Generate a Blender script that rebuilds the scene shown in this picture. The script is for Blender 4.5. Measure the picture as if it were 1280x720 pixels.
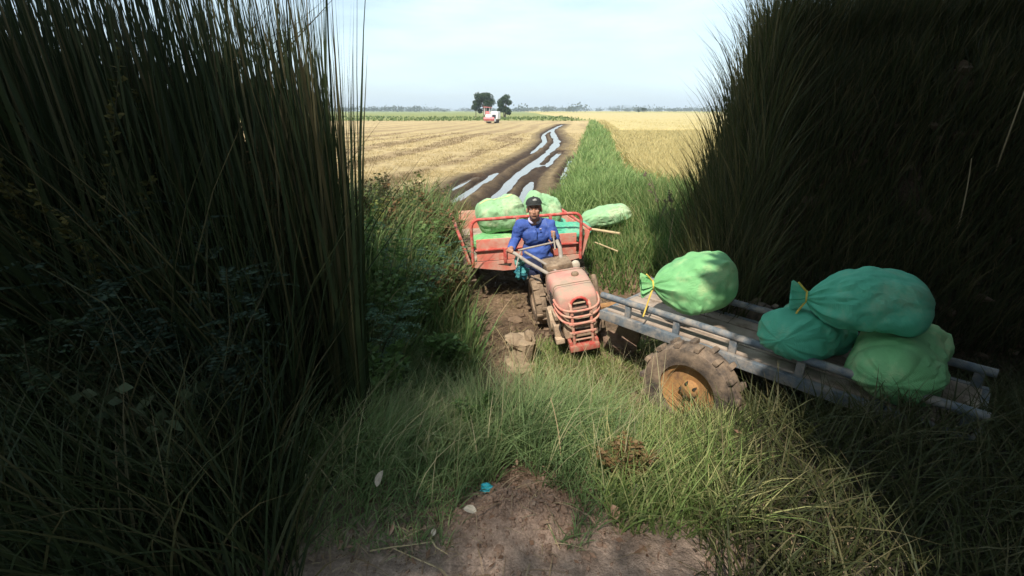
import bpy, bmesh, math, random
import numpy as np
from mathutils import Vector, Matrix, Euler
R = math.radians
rng = np.random.default_rng(7); random.seed(7)
for o in list(bpy.data.objects): bpy.data.objects.remove(o)
SC = bpy.context.scene; COL = SC.collection

# ------------------------------------------------------------------ camera, sky, sun, exposure
CAMZ = 2.2; PITCH = R(20.3); F = 600.0
cd = bpy.data.cameras.new('camera'); cam = bpy.data.objects.new('camera', cd); COL.objects.link(cam)
cam.location = (0, 0, CAMZ); cam.rotation_euler = (math.pi/2 - PITCH, 0, 0)
cd.sensor_width = 36; cd.lens = 36*F/1280; cd.clip_start = .05; cd.clip_end = 20000
SC.camera = cam
SUN_EL = R(53); SUN_AZ = R(201)          # azimuth clockwise from +Y: behind and to the left of the camera
SUNV = Vector((math.sin(SUN_AZ)*math.cos(SUN_EL), math.cos(SUN_AZ)*math.cos(SUN_EL), math.sin(SUN_EL)))
W = bpy.data.worlds.new('World'); SC.world = W; W.use_nodes = True
nt = W.node_tree; nt.nodes.clear(); N = nt.nodes.new; L = nt.links.new
out = N('ShaderNodeOutputWorld'); bg = N('ShaderNodeBackground'); sky = N('ShaderNodeTexSky')
sky.sky_type = 'NISHITA'; sky.sun_disc = False; sky.sun_elevation = SUN_EL; sky.sun_rotation = SUN_AZ
sky.air_density = 1.0; sky.dust_density = 1.0; sky.ozone_density = 1.2; sky.altitude = 0
tc = N('ShaderNodeTexCoord'); mp = N('ShaderNodeMapping'); mp.inputs['Scale'].default_value = (1.3, 1.3, 7.0)
nz = N('ShaderNodeTexNoise'); nz.inputs['Scale'].default_value = 1.7; nz.inputs['Detail'].default_value = 7; nz.inputs['Roughness'].default_value = .55
rp = N('ShaderNodeValToRGB'); rp.color_ramp.elements[0].position = .42; rp.color_ramp.elements[1].position = .72
mx = N('ShaderNodeMixRGB'); mx.inputs[2].default_value = (7.1, 9.0, 9.8, 1)
ml = N('ShaderNodeMath'); ml.operation = 'MULTIPLY_ADD'; ml.inputs[1].default_value = .62; ml.inputs[2].default_value = .40
L(tc.outputs['Generated'], mp.inputs[0]); L(mp.outputs[0], nz.inputs['Vector']); L(nz.outputs['Fac'], rp.inputs[0])
L(rp.outputs[0], ml.inputs[0]); L(ml.outputs[0], mx.inputs[0]); L(sky.outputs[0], mx.inputs[1]); L(mx.outputs[0], bg.inputs[0])
bg.inputs[1].default_value = .092; L(bg.outputs[0], out.inputs[0])
sl = bpy.data.lights.new('sun', 'SUN'); sl.energy = 4.2; sl.angle = R(.5); sl.color = (1, .93, .82)
so = bpy.data.objects.new('sun', sl); COL.objects.link(so); so.rotation_euler = SUNV.to_track_quat('Z', 'Y').to_euler()
SC.view_settings.view_transform = 'Standard'; SC.view_settings.look = 'None'
SC.view_settings.exposure = .70; SC.view_settings.gamma = 1; SC.view_settings.use_curve_mapping = False
SC.render.engine = 'CYCLES'

# ------------------------------------------------------------------ survey helpers
cp, sp = math.cos(PITCH), math.sin(PITCH)
def PZ(x, y, Z):
    a = (x-640)/F; u = (360-y)/F
    return Vector((a*Z, Z*(cp+u*sp), CAMZ+Z*(-sp+u*cp)))
def G(x, y, z=0.0):
    u = (360-y)/F; Z = (z-CAMZ)/(-sp+u*cp)
    return PZ(x, y, Z)
def sm(a, b, x):
    t = np.clip((x-a)/(b-a), 0, 1); return t*t*(3-2*t)
_H = rng.random((256, 256))
def vnoise(x, y):
    x = np.asarray(x, float); y = np.asarray(y, float)
    xi = np.floor(x).astype(int); yi = np.floor(y).astype(int); fx = x-xi; fy = y-yi
    fx = fx*fx*(3-2*fx); fy = fy*fy*(3-2*fy)
    a = _H[xi & 255, yi & 255]; b = _H[(xi+1) & 255, yi & 255]; c = _H[xi & 255, (yi+1) & 255]; d = _H[(xi+1) & 255, (yi+1) & 255]
    return (a*(1-fx)+b*fx)*(1-fy)+(c*(1-fx)+d*fx)*fy*1.0
def fbm(x, y, o=4):
    s = 0; a = .5; t = 0
    for i in range(o):
        s = s+a*vnoise(x*2**i+17*i, y*2**i+31*i); t += a; a *= .5
    return s/t

# ------------------------------------------------------------------ materials
def mat(name, c1, c2=None, rough=.8, scale=8, bump=.15, dirt=None, dirt_amt=.5, dirt_scale=3, metal=0, spec=.3, detail=6, bscale=None):
    m = bpy.data.materials.new(name); m.use_nodes = True; t = m.node_tree; b = t.nodes['Principled BSDF']
    b.inputs['Roughness'].default_value = rough; b.inputs['Metallic'].default_value = metal; b.inputs['Specular IOR Level'].default_value = spec
    c2 = c2 or tuple(v*.6 for v in c1)
    co = t.nodes.new('ShaderNodeTexCoord'); n = t.nodes.new('ShaderNodeTexNoise'); n.inputs['Scale'].default_value = scale; n.inputs['Detail'].default_value = detail; n.inputs['Roughness'].default_value = .62
    t.links.new(co.outputs['Object'], n.inputs['Vector'])
    r = t.nodes.new('ShaderNodeValToRGB'); r.color_ramp.elements[0].position = .35; r.color_ramp.elements[1].position = .65
    r.color_ramp.elements[0].color = (*c2, 1); r.color_ramp.elements[1].color = (*c1, 1); t.links.new(n.outputs['Fac'], r.inputs[0])
    last = r.outputs[0]
    if dirt:
        n2 = t.nodes.new('ShaderNodeTexNoise'); n2.inputs['Scale'].default_value = dirt_scale; n2.inputs['Detail'].default_value = 9; n2.inputs['Roughness'].default_value = .7
        t.links.new(co.outputs['Object'], n2.inputs['Vector'])
        r2 = t.nodes.new('ShaderNodeValToRGB'); p = .5+.22*(.5-dirt_amt)*2; r2.color_ramp.elements[0].position = max(0, p-.1); r2.color_ramp.elements[1].position = min(1, p+.1)
        t.links.new(n2.outputs['Fac'], r2.inputs[0])
        x = t.nodes.new('ShaderNodeMixRGB'); x.inputs[2].default_value = (*dirt, 1); t.links.new(r2.outputs[0], x.inputs[0]); t.links.new(last, x.inputs[1]); last = x.outputs[0]
        rr = t.nodes.new('ShaderNodeMapRange'); rr.inputs['To Min'].default_value = rough; rr.inputs['To Max'].default_value = .95; t.links.new(r2.outputs[0], rr.inputs[0]); t.links.new(rr.outputs[0], b.inputs['Roughness'])
    t.links.new(last, b.inputs['Base Color'])
    if bump:
        n3 = t.nodes.new('ShaderNodeTexNoise'); n3.inputs['Scale'].default_value = bscale or scale*4; n3.inputs['Detail'].default_value = 5; t.links.new(co.outputs['Object'], n3.inputs['Vector'])
        bp = t.nodes.new('ShaderNodeBump'); bp.inputs['Strength'].default_value = bump; bp.inputs['Distance'].default_value = .01
        t.links.new(n3.outputs['Fac'], bp.inputs['Height']); t.links.new(bp.outputs[0], b.inputs['Normal'])
    return m
def leafmat(name, stops, rough=.6, trans=.35):
    """colour picked along a ramp by each blade's own random value"""
    m = bpy.data.materials.new(name); m.use_nodes = True; t = m.node_tree; b = t.nodes['Principled BSDF']; o = t.nodes['Material Output']
    a = t.nodes.new('ShaderNodeAttribute'); a.attribute_name = 'rnd'
    r = t.nodes.new('ShaderNodeValToRGB'); e = r.color_ramp.elements
    while len(e) < len(stops): e.new(.5)
    for i, s in enumerate(stops): e[i].position = i/(len(stops)-1); e[i].color = (*s, 1)
    t.links.new(a.outputs['Fac'], r.inputs[0]); t.links.new(r.outputs[0], b.inputs['Base Color'])
    b.inputs['Roughness'].default_value = rough; b.inputs['Specular IOR Level'].default_value = .25
    tr = t.nodes.new('ShaderNodeBsdfTranslucent'); t.links.new(r.outputs[0], tr.inputs[0])
    mxs = t.nodes.new('ShaderNodeMixShader'); mxs.inputs[0].default_value = trans
    t.links.new(b.outputs[0], mxs.inputs[1]); t.links.new(tr.outputs[0], mxs.inputs[2]); t.links.new(mxs.outputs[0], o.inputs['Surface'])
    return m
MUD = (.17, .115, .075); DUST = (.42, .30, .21)
M = {}
M['red'] = mat('faded_red_paint', (.60, .17, .13), (.50, .22, .16), .55, 12, .1, dirt=(.50, .33, .24), dirt_amt=.5, dirt_scale=14)
M['redrail'] = mat('red_rail_paint', (.58, .085, .07), (.45, .07, .055), .5, 20, .1, dirt=(.46, .25, .19), dirt_amt=.36, dirt_scale=20)
M['bumper'] = mat('scuffed_bumper_red', (.46, .07, .055), (.36, .055, .045), .6, 14, .2, dirt=(.34, .2, .14), dirt_amt=.42, dirt_scale=16)
M['redboard'] = mat('weathered_red_board', (.66, .21, .15), (.55, .15, .11), .7, 7, .2, dirt=(.55, .36, .27), dirt_amt=.42, dirt_scale=5)
M['hood'] = mat('dusty_pink_hood', (.55, .31, .25), (.58, .22, .18), .75, 7, .2, dirt=(.38, .28, .21), dirt_amt=.55, dirt_scale=6)
M['darkmetal'] = mat('dark_engine_metal', (.03, .028, .026), (.015, .014, .013), .7, 20, .3, dirt=MUD, dirt_amt=.3, dirt_scale=12)
M['mudmetal'] = mat('mud_caked_metal', (.33, .24, .165), (.2, .14, .09), .9, 14, .6, dirt=(.12, .085, .06), dirt_amt=.35, dirt_scale=8)
M['tanmetal'] = mat('dust_coated_casting', (.5, .38, .26), (.36, .25, .17), .85, 18, .4, dirt=(.2, .14, .1), dirt_amt=.3, dirt_scale=14)
M['greymetal'] = mat('worn_grey_blue_paint', (.15, .175, .195), (.08, .10, .12), .6, 14, .2, dirt=(.30, .26, .22), dirt_amt=.42, dirt_scale=11)
M['handle'] = mat('dusty_grey_steel_tube', (.36, .32, .27), (.24, .2, .17), .7, 20, .2)
M['plank'] = mat('weathered_deck_plank', (.42, .34, .27), (.3, .23, .18), .9, 9, .3, dirt=MUD, dirt_amt=.3, dirt_scale=5)
M['tyre'] = mat('muddy_tyre_rubber', (.10, .075, .06), (.045, .038, .033), .9, 8, .4, dirt=(.25, .18, .125), dirt_amt=.5, dirt_scale=6)
M['rim'] = mat('rusty_ochre_rim', (.48, .27, .10), (.3, .15, .06), .8, 9, .3, dirt=(.2, .11, .06), dirt_amt=.4, dirt_scale=8)
M['skin'] = mat('sunburnt_skin', (.46, .25, .165), (.38, .19, .125), .5, 6, .05)
M['shirt'] = mat('blue_cotton_shirt', (.06, .12, .40), (.045, .085, .30), .85, 9, .3, dirt=(.16, .21, .42), dirt_amt=.2, dirt_scale=13, bscale=30)
M['collar'] = mat('pale_collar_cloth', (.5, .47, .6), (.4, .38, .5), .85)
M['trouser'] = mat('navy_work_trousers', (.02, .026, .06), (.014, .018, .04), .9, 9, .3, bscale=25)
M['cap'] = mat('charcoal_cap_cloth', (.035, .038, .036), (.022, .024, .022), .85, 20, .2)
M['patch'] = mat('pale_cap_badge', (.5, .5, .46), (.08, .08, .08), .7, 90)
M['black'] = mat('black_hair', (.012, .01, .009), None, .6)
M['eye'] = mat('eye_white', (.6, .55, .5), (.6, .55, .5), .3, bump=0)
M['lip'] = mat('lip_skin', (.34, .16, .12), (.3, .14, .11), .5, bump=0)
M['teal'] = mat('wet_teal_cloth', (.03, .21, .25), (.02, .10, .15), .7, 14, .4, dirt=(.12, .4, .36), dirt_amt=.3, dirt_scale=9)
M['twine'] = mat('yellow_twine', (.70, .5, .10), (.5, .34, .07), .7)
M['white'] = mat('white_panel_paint', (.78, .78, .76), (.7, .7, .68), .5, 1, 0)
M['awning'] = mat('faded_pink_awning', (.6, .2, .2), (.5, .16, .17), .7, 1, 0)
M['glass'] = mat('dark_cab_glass', (.02, .02, .025), (.02, .02, .025), .15, 1, 0, spec=.6)
M['bamboo'] = mat('dry_bamboo', (.55, .42, .24), (.4, .3, .17), .7, 6, .2)
M['cyan'] = mat('cyan_plastic', (.05, .5, .58), (.04, .4, .48), .35, 20, .3)
M['bark'] = mat('grey_brown_bark', (.2, .15, .11), (.11, .08, .06), .95, 7, .7)
M['greenstem'] = mat('green_brown_stem', (.07, .075, .035), (.045, .04, .022), .9, 14, .2)
M['clod'] = mat('red_brown_clod', (.27, .18, .13), (.17, .11, .078), .98, 12, .8)
M['stump'] = mat('splintered_grey_wood', (.40, .30, .2), (.22, .16, .10), .95, 12, .8, dirt=MUD, dirt_amt=.35, dirt_scale=6)
M['dryleaf'] = mat('dry_leaf', (.42, .27, .19), (.3, .18, .12), .8, 12, .3)
M['greyleaf'] = mat('bleached_leaf', (.55, .48, .38), (.42, .35, .27), .8, 12, .3)

def sackmat(name, c1, c2, dirt=None):
    m = mat(name, c1, c2, .66, 3.5, 0, dirt=dirt, dirt_amt=.28, dirt_scale=3.5, spec=.22); t = m.node_tree; b = t.nodes['Principled BSDF']
    co = t.nodes.new('ShaderNodeTexCoord'); hs = []
    for ax in ('X', 'Y'):
        w = t.nodes.new('ShaderNodeTexWave'); w.bands_direction = ax; w.inputs['Scale'].default_value = 55; w.inputs['Distortion'].default_value = .6
        t.links.new(co.outputs['Object'], w.inputs['Vector']); hs.append(w.outputs['Fac'])
    ad = t.nodes.new('ShaderNodeMath'); t.links.new(hs[0], ad.inputs[0]); t.links.new(hs[1], ad.inputs[1])
    n = t.nodes.new('ShaderNodeTexNoise'); n.inputs['Scale'].default_value = 9; n.inputs['Detail'].default_value = 5; t.links.new(co.outputs['Object'], n.inputs['Vector'])
    ma = t.nodes.new('ShaderNodeMath'); ma.operation = 'MULTIPLY_ADD'; ma.inputs[1].default_value = .12; t.links.new(ad.outputs[0], ma.inputs[0]); t.links.new(n.outputs['Fac'], ma.inputs[2])
    bp = t.nodes.new('ShaderNodeBump'); bp.inputs['Strength'].default_value = .5; bp.inputs['Distance'].default_value = .02
    t.links.new(ma.outputs[0], bp.inputs['Height']); t.links.new(bp.outputs[0], b.inputs['Normal'])
    return m
M['sack'] = sackmat('green_woven_sack', (.24, .52, .23), (.17, .42, .17), dirt=(.42, .5, .25))
M['sackpale'] = sackmat('pale_green_woven_sack', (.34, .55, .30), (.25, .45, .23), dirt=(.5, .5, .33))
M['sacktur'] = sackmat('turquoise_woven_sack', (.13, .50, .32), (.08, .38, .24), dirt=(.26, .42, .27))
M['stripe'] = mat('yellow_sack_stripe', (.6, .6, .25), (.5, .52, .2), .6, 30, .1)

# ------------------------------------------------------------------ object helpers
def link(name, me, m=None, parent=None, smooth=False):
    o = bpy.data.objects.new(name, me); COL.objects.link(o)
    if m: me.materials.append(m)
    if parent: o.parent = parent
    if smooth:
        me.shade_smooth() if hasattr(me, 'shade_smooth') else None
    return o
def tag(o, label=None, cat=None, group=None, kind=None):
    if label: o['label'] = label
    if cat: o['category'] = cat
    if group: o['group'] = group
    if kind: o['kind'] = kind
    return o
def thing(name, label, cat, loc, rot=(0, 0, 0), group=None):
    o = bpy.data.objects.new(name, None); COL.objects.link(o); o.location = loc; o.rotation_euler = rot; o.empty_display_size = .2
    return tag(o, label, cat, group)
def kids(o): return [c for c in bpy.data.objects if c.parent == o]
def copy_tree(o, parent=None):
    c = o.copy(); COL.objects.link(c); c.parent = parent
    for ch in kids(o): copy_tree(ch, c)
    return c
class MB:
    def __init__(s): s.v = []; s.f = []
    def add(s, vs, fs):
        n = len(s.v); s.v += [Vector(p) for p in vs]; s.f += [tuple(n+i for i in f) for f in fs]; return s
    def box(s, c, d, rot=None, taper=1.0, bev=.0):
        c = Vector(c); x, y, z = [k/2 for k in d]; m = Euler(rot).to_matrix() if rot else Matrix.Identity(3)
        bm = bmesh.new(); vs = [bm.verts.new((sx*x*(taper if sz > 0 else 1), sy*y*(taper if sz > 0 else 1), sz*z)) for sz in (-1, 1) for sy in (-1, 1) for sx in (-1, 1)]
        for f in ((0, 2, 3, 1), (4, 5, 7, 6), (0, 1, 5, 4), (2, 6, 7, 3), (0, 4, 6, 2), (1, 3, 7, 5)): bm.faces.new([vs[i] for i in f])
        b = bev or min(d)*.12
        bmesh.ops.bevel(bm, geom=bm.edges[:], offset=b, segments=2, affect='EDGES', profile=.6)
        bm.verts.index_update()
        s.add([c+m@v.co for v in bm.verts], [[v.index for v in f.verts] for f in bm.faces]); bm.free(); return s
    def tube(s, pts, r, n=10, cap=True):
        pts = [Vector(p) for p in pts]; rs = r if isinstance(r, (list, tuple)) else [r]*len(pts); rings = []
        t0 = (pts[1]-pts[0]).normalized(); up = Vector((0, 0, 1)) if abs(t0.z) < .9 else Vector((1, 0, 0)); a = t0.cross(up).normalized()
        vs = []
        for i, p in enumerate(pts):
            t = (pts[min(i+1, len(pts)-1)]-pts[max(i-1, 0)]).normalized(); a = (a-t*a.dot(t)).normalized(); b = t.cross(a)
            for k in range(n): th = 2*math.pi*k/n; vs.append(p+(a*math.cos(th)+b*math.sin(th))*rs[i])
        fs = [(i*n+k, i*n+(k+1) % n, (i+1)*n+(k+1) % n, (i+1)*n+k) for i in range(len(pts)-1) for k in range(n)]
        if cap: fs += [tuple(range(n-1, -1, -1)), tuple(range((len(pts)-1)*n, len(pts)*n))]
        return s.add(vs, fs)
    def lathe(s, prof, n=32, c=(0, 0, 0), ax='z', wob=0, cap=True):
        c = Vector(c); vs = []
        for r, h in prof:
            for k in range(n):
                th = 2*math.pi*k/n; rr = r*(1+wob*math.sin(k*2.7+h*9)); a, b = rr*math.cos(th), rr*math.sin(th)
                vs.append(c+(Vector((a, b, h)) if ax == 'z' else Vector((h, a, b)) if ax == 'x' else Vector((a, h, b))))
        m = len(prof)
        return s.add(vs, [(i*n+k, i*n+(k+1) % n, (i+1)*n+(k+1) % n, (i+1)*n+k) for i in range(m-1) for k in range(n)]+([tuple(range(n-1, -1, -1)), tuple(range((m-1)*n, m*n))] if cap else []))
    def ell(s, c, d, rot=None, n=16, m=10, lump=0, seed=0, freq=3.):
        c = Vector(c); mr = Euler(rot).to_matrix() if rot else Matrix.Identity(3); vs = []
        for j in range(m+1):
            ph = math.pi*j/m
            for i in range(n):
                th = 2*math.pi*i/n; p = Vector((math.sin(ph)*math.cos(th), math.sin(ph)*math.sin(th), math.cos(ph)))
                k = 1+lump*(float(fbm(p.x*freq+seed+9, p.y*freq+p.z*freq*1.7+seed*3, 3))-.5)*2
                vs.append(c+mr@Vector((p.x*d[0]*k, p.y*d[1]*k, p.z*d[2]*k)))
        return s.add(vs, [(j*n+i, (j+1)*n+i, (j+1)*n+(i+1) % n, j*n+(i+1) % n) for j in range(m) for i in range(n)])
    def prism(s, poly, y0, y1, fn=lambda x, z, y: (x, y, z)):
        n = len(poly); vs = [fn(x, z, y0) for x, z in poly]+[fn(x, z, y1) for x, z in poly]
        return s.add(vs, [tuple(range(n)), tuple(range(2*n-1, n-1, -1))]+[(i, i+n, (i+1) % n+n, (i+1) % n) for i in range(n)])
    def mesh(s, name):
        me = bpy.data.meshes.new(name); me.from_pydata([tuple(v) for v in s.v], [], s.f); me.validate()
        bm = bmesh.new(); bm.from_mesh(me); bmesh.ops.recalc_face_normals(bm, faces=bm.faces[:]); bm.to_mesh(me); bm.free(); return me
    def build(s, name, m, parent=None, smooth=True, loc=None, rot=None):
        me = s.mesh(name)
        if smooth:
            for p in me.polygons: p.use_smooth = True
            me.set_sharp_from_angle(angle=R(38))
        o = link(name, me, m, parent)
        if loc is not None: o.location = loc
        if rot is not None: o.rotation_euler = rot
        return o
def remesh(o, vox, smooth=3, dec=None):
    a = o.modifiers.new('r', 'REMESH'); a.mode = 'VOXEL'; a.voxel_size = vox; a.use_smooth_shade = True
    if smooth: b = o.modifiers.new('s', 'SMOOTH'); b.iterations = smooth; b.factor = .5
    dg = bpy.context.evaluated_depsgraph_get(); me = bpy.data.meshes.new_from_object(o.evaluated_get(dg)); o.modifiers.clear(); old = o.data; o.data = me
    for p in me.polygons: p.use_smooth = True
    return o
def mesh_np(name, co, quads, m, attr=None, smooth=False, parent=None, tris=None):
    me = bpy.data.meshes.new(name); nv = len(co); nq = len(quads); ntr = 0 if tris is None else len(tris)
    me.vertices.add(nv); me.vertices.foreach_set('co', np.asarray(co, np.float32).ravel())
    loops = np.asarray(quads, np.int32).ravel(); starts = np.arange(nq)*4
    if ntr: starts = np.concatenate([starts, nq*4+np.arange(ntr)*3]); loops = np.concatenate([loops, np.asarray(tris, np.int32).ravel()])
    me.loops.add(len(loops)); me.loops.foreach_set('vertex_index', loops.astype(np.int32))
    me.polygons.add(nq+ntr); me.polygons.foreach_set('loop_start', starts.astype(np.int32)); me.update(calc_edges=True)
    if attr is not None:
        a = me.attributes.new('rnd', 'FLOAT', 'POINT'); a.data.foreach_set('value', np.asarray(attr, np.float32))
    if smooth: me.polygons.foreach_set('use_smooth', np.ones(nq+ntr, bool))
    return link(name, me, m, parent)

# ------------------------------------------------------------------ terrain
PX = 1280/1280
def path(pts): return np.array([[*G(x, y)[:2]] for x, y in pts])
def dist(P, X, Y, lo=None):
    """distance to a ground polyline and the run along it"""
    d = np.full(X.shape, 1e9); tt = np.zeros(X.shape); n = len(P)-1
    for i in range(n):
        a, b = P[i], P[i+1]; ab = b-a; l = ab@ab
        t = np.clip(((X-a[0])*ab[0]+(Y-a[1])*ab[1])/l, 0, 1); dd = np.hypot(X-a[0]-t*ab[0], Y-a[1]-t*ab[1])
        k = dd < d; d[k] = dd[k]; tt[k] = (i+t[k])/n
    return d, tt
RUT = {  # wheel ruts: centre line, half width, where water stands
 'A': (path([(520, 262), (547, 246), (562, 238), (580, 226), (596, 219)]), .17, .9),
 'B': (path([(545, 262), (566, 249), (583, 238), (603, 226), (622, 213), (642, 202), (660, 193), (673, 184), (681, 176), (679, 168), (688, 162), (700, 156)]), .18, 1.0),
 'C': (path([(600, 270), (618, 247), (632, 233), (642, 222), (656, 212), (668, 203), (681, 193), (691, 184), (697, 176), (692, 168), (690, 162), (704, 155)]), .24, 1.2),
 'D': (path([(640, 268), (650, 247), (658, 235), (664, 222), (680, 208), (700, 188)]), .18, .95),
 'E': (path([(700, 262), (703, 246), (706, 232), (703, 222), (709, 210), (716, 196)]), .17, .85),
}
def bankmask(X, Y):
    e = .345*(Y*1.0)+.12+.10*(fbm(Y*1.6, Y*0+3)-.5)
    return sm(0, .75, X-e-.02)
def height(X, Y, full=False):
    X = np.asarray(X, float); Y = np.asarray(Y, float)
    n1 = fbm(X*1.3+40, Y*1.3+40, 4)-.5; n2 = fbm(X*6+9, Y*6+4, 4)-.5
    z = .6*(1-sm(1.55, 3.5, Y+.5*n1))
    rough = sm(1.4, 2.2, Y)*(1-sm(9, 14, Y))
    z = z+rough*(n1*.22+n2*.10)+.012*n2*(Y < 2.2)
    mx_, my_ = G(643, 645, .65)[:2]; z = z+.12*np.exp(-(((X-mx_)/.22)**2+((Y-my_)/.13)**2))*(1+1.2*n2)
    # trodden pit round the tractor, ruts leading back to the field
    z = z-.10*np.exp(-(((X-.15)/.55)**2+((Y-4.5)/1.1)**2))
    # earth edge behind the tractor, right, carrying the grass strip
    ridge = sm(0, .9, X-.62-.10*(Y-6)+.5*n1)*sm(4.9, 6.2, Y+.4*n1-.25*(X-1.4))*(1-sm(10, 16, Y)); z = z+.26*ridge
    z = z-.34*np.exp(-(((X-1.45)/.35)**2+((Y-5.55)/.35)**2))
    # field
    field = sm(8.5, 12, Y)
    z = z+field*(.03*(fbm(X*.7, Y*.7)-.5)+.035*(fbm(X*3, Y*3)-.5))
    mud = np.zeros(X.shape)
    for k, (P, w, dep) in RUT.items():
        d, t = dist(P, X, Y)
        wv = w*(.75+.9*fbm(X*1.1+5, Y*.8+ord(k[0]), 3)); far = np.clip(Y/30, 1, 1.15)
        g = np.exp(-(d/(wv*far))**2); cut = .17*dep*(.25+1.3*fbm(X*.45+ord(k[0])*3, Y*.35, 3))
        if k == 'B': cut = cut*(.35+.65*(sm(.36, .2, t) if False else (1-sm(.3, .38, t))+sm(.55, .6, t)))
        z = z-g*cut*sm(5, 8, Y); mud = np.maximum(mud, np.exp(-(d/(3.6*w*far))**2)*(1 if k != 'E' else .8))
        z = z+.05*np.exp(-((d-1.7*wv)/(.5*wv))**2)*sm(7, 9, Y)
    # grass strip between the two fields and its far arm
    SL = path([(690, 262), (712, 222), (724, 190), (733, 165), (738, 152)]); SR = path([(828, 262), (790, 228), (771, 200), (762, 172), (747, 153)])
    xl = np.interp(Y, SL[:, 1], SL[:, 0]); xr = np.interp(Y, SR[:, 1], SR[:, 0])
    strip = sm(-.3, .5, X-xl+n1)*sm(-.3, .5, xr-X+n1)*sm(7, 9, Y)*(Y < 130)
    z = z+.22*strip
    rice = sm(0, .8, X-xr+n1)*sm(8, 10, Y)
    # high bank on the right, near the road
    bm_ = bankmask(X, Y)*sm(3.55, 3.9, Y)*(1-sm(7.2, 8.6, Y))
    bh = .35+2.25*sm(3.6, 5.35, Y)+.35*n1+.16*n2
    z = z*(1-bm_)+bm_*bh
    # verge stays at road height on both sides
    lf = sm(-.75, -1.25, X) if False else 1-sm(-1.35, -.75, X)
    z = np.where(Y < 6, np.maximum(z, lf*(.62*(1-sm(3.0, 4.6, Y)))+.05*n2), z)
    rf = sm(.42, .62, X-.345*Y+.15)*(1-sm(2.2, 2.9, Y)); z = np.maximum(z, rf*.62+.05*n2*rf-(1-rf)*5)
    if full: return z, mud, strip, rice, bm_, n1, n2, xr
    return z
def gz(x, y): return float(height(np.array([x]), np.array([y]))[0])
def rows(X, Y):
    a0 = G(438, 212); a1 = G(640, 160); dr = np.array([a1.x-a0.x, a1.y-a0.y]); dr /= np.hypot(*dr)
    q = X*dr[1]-Y*dr[0]; al = X*dr[0]+Y*dr[1]
    return .5+.33*np.sin(q*1.9+2.2*(fbm(q*.25, al*.06, 2)-.5)*3)*(.4+.9*fbm(q*.6+3, al*.1, 2))+.5*(fbm(q*3, al*.25, 3)-.5)+.5*(fbm(q*.5+7, al*.04, 2)-.5)
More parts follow.
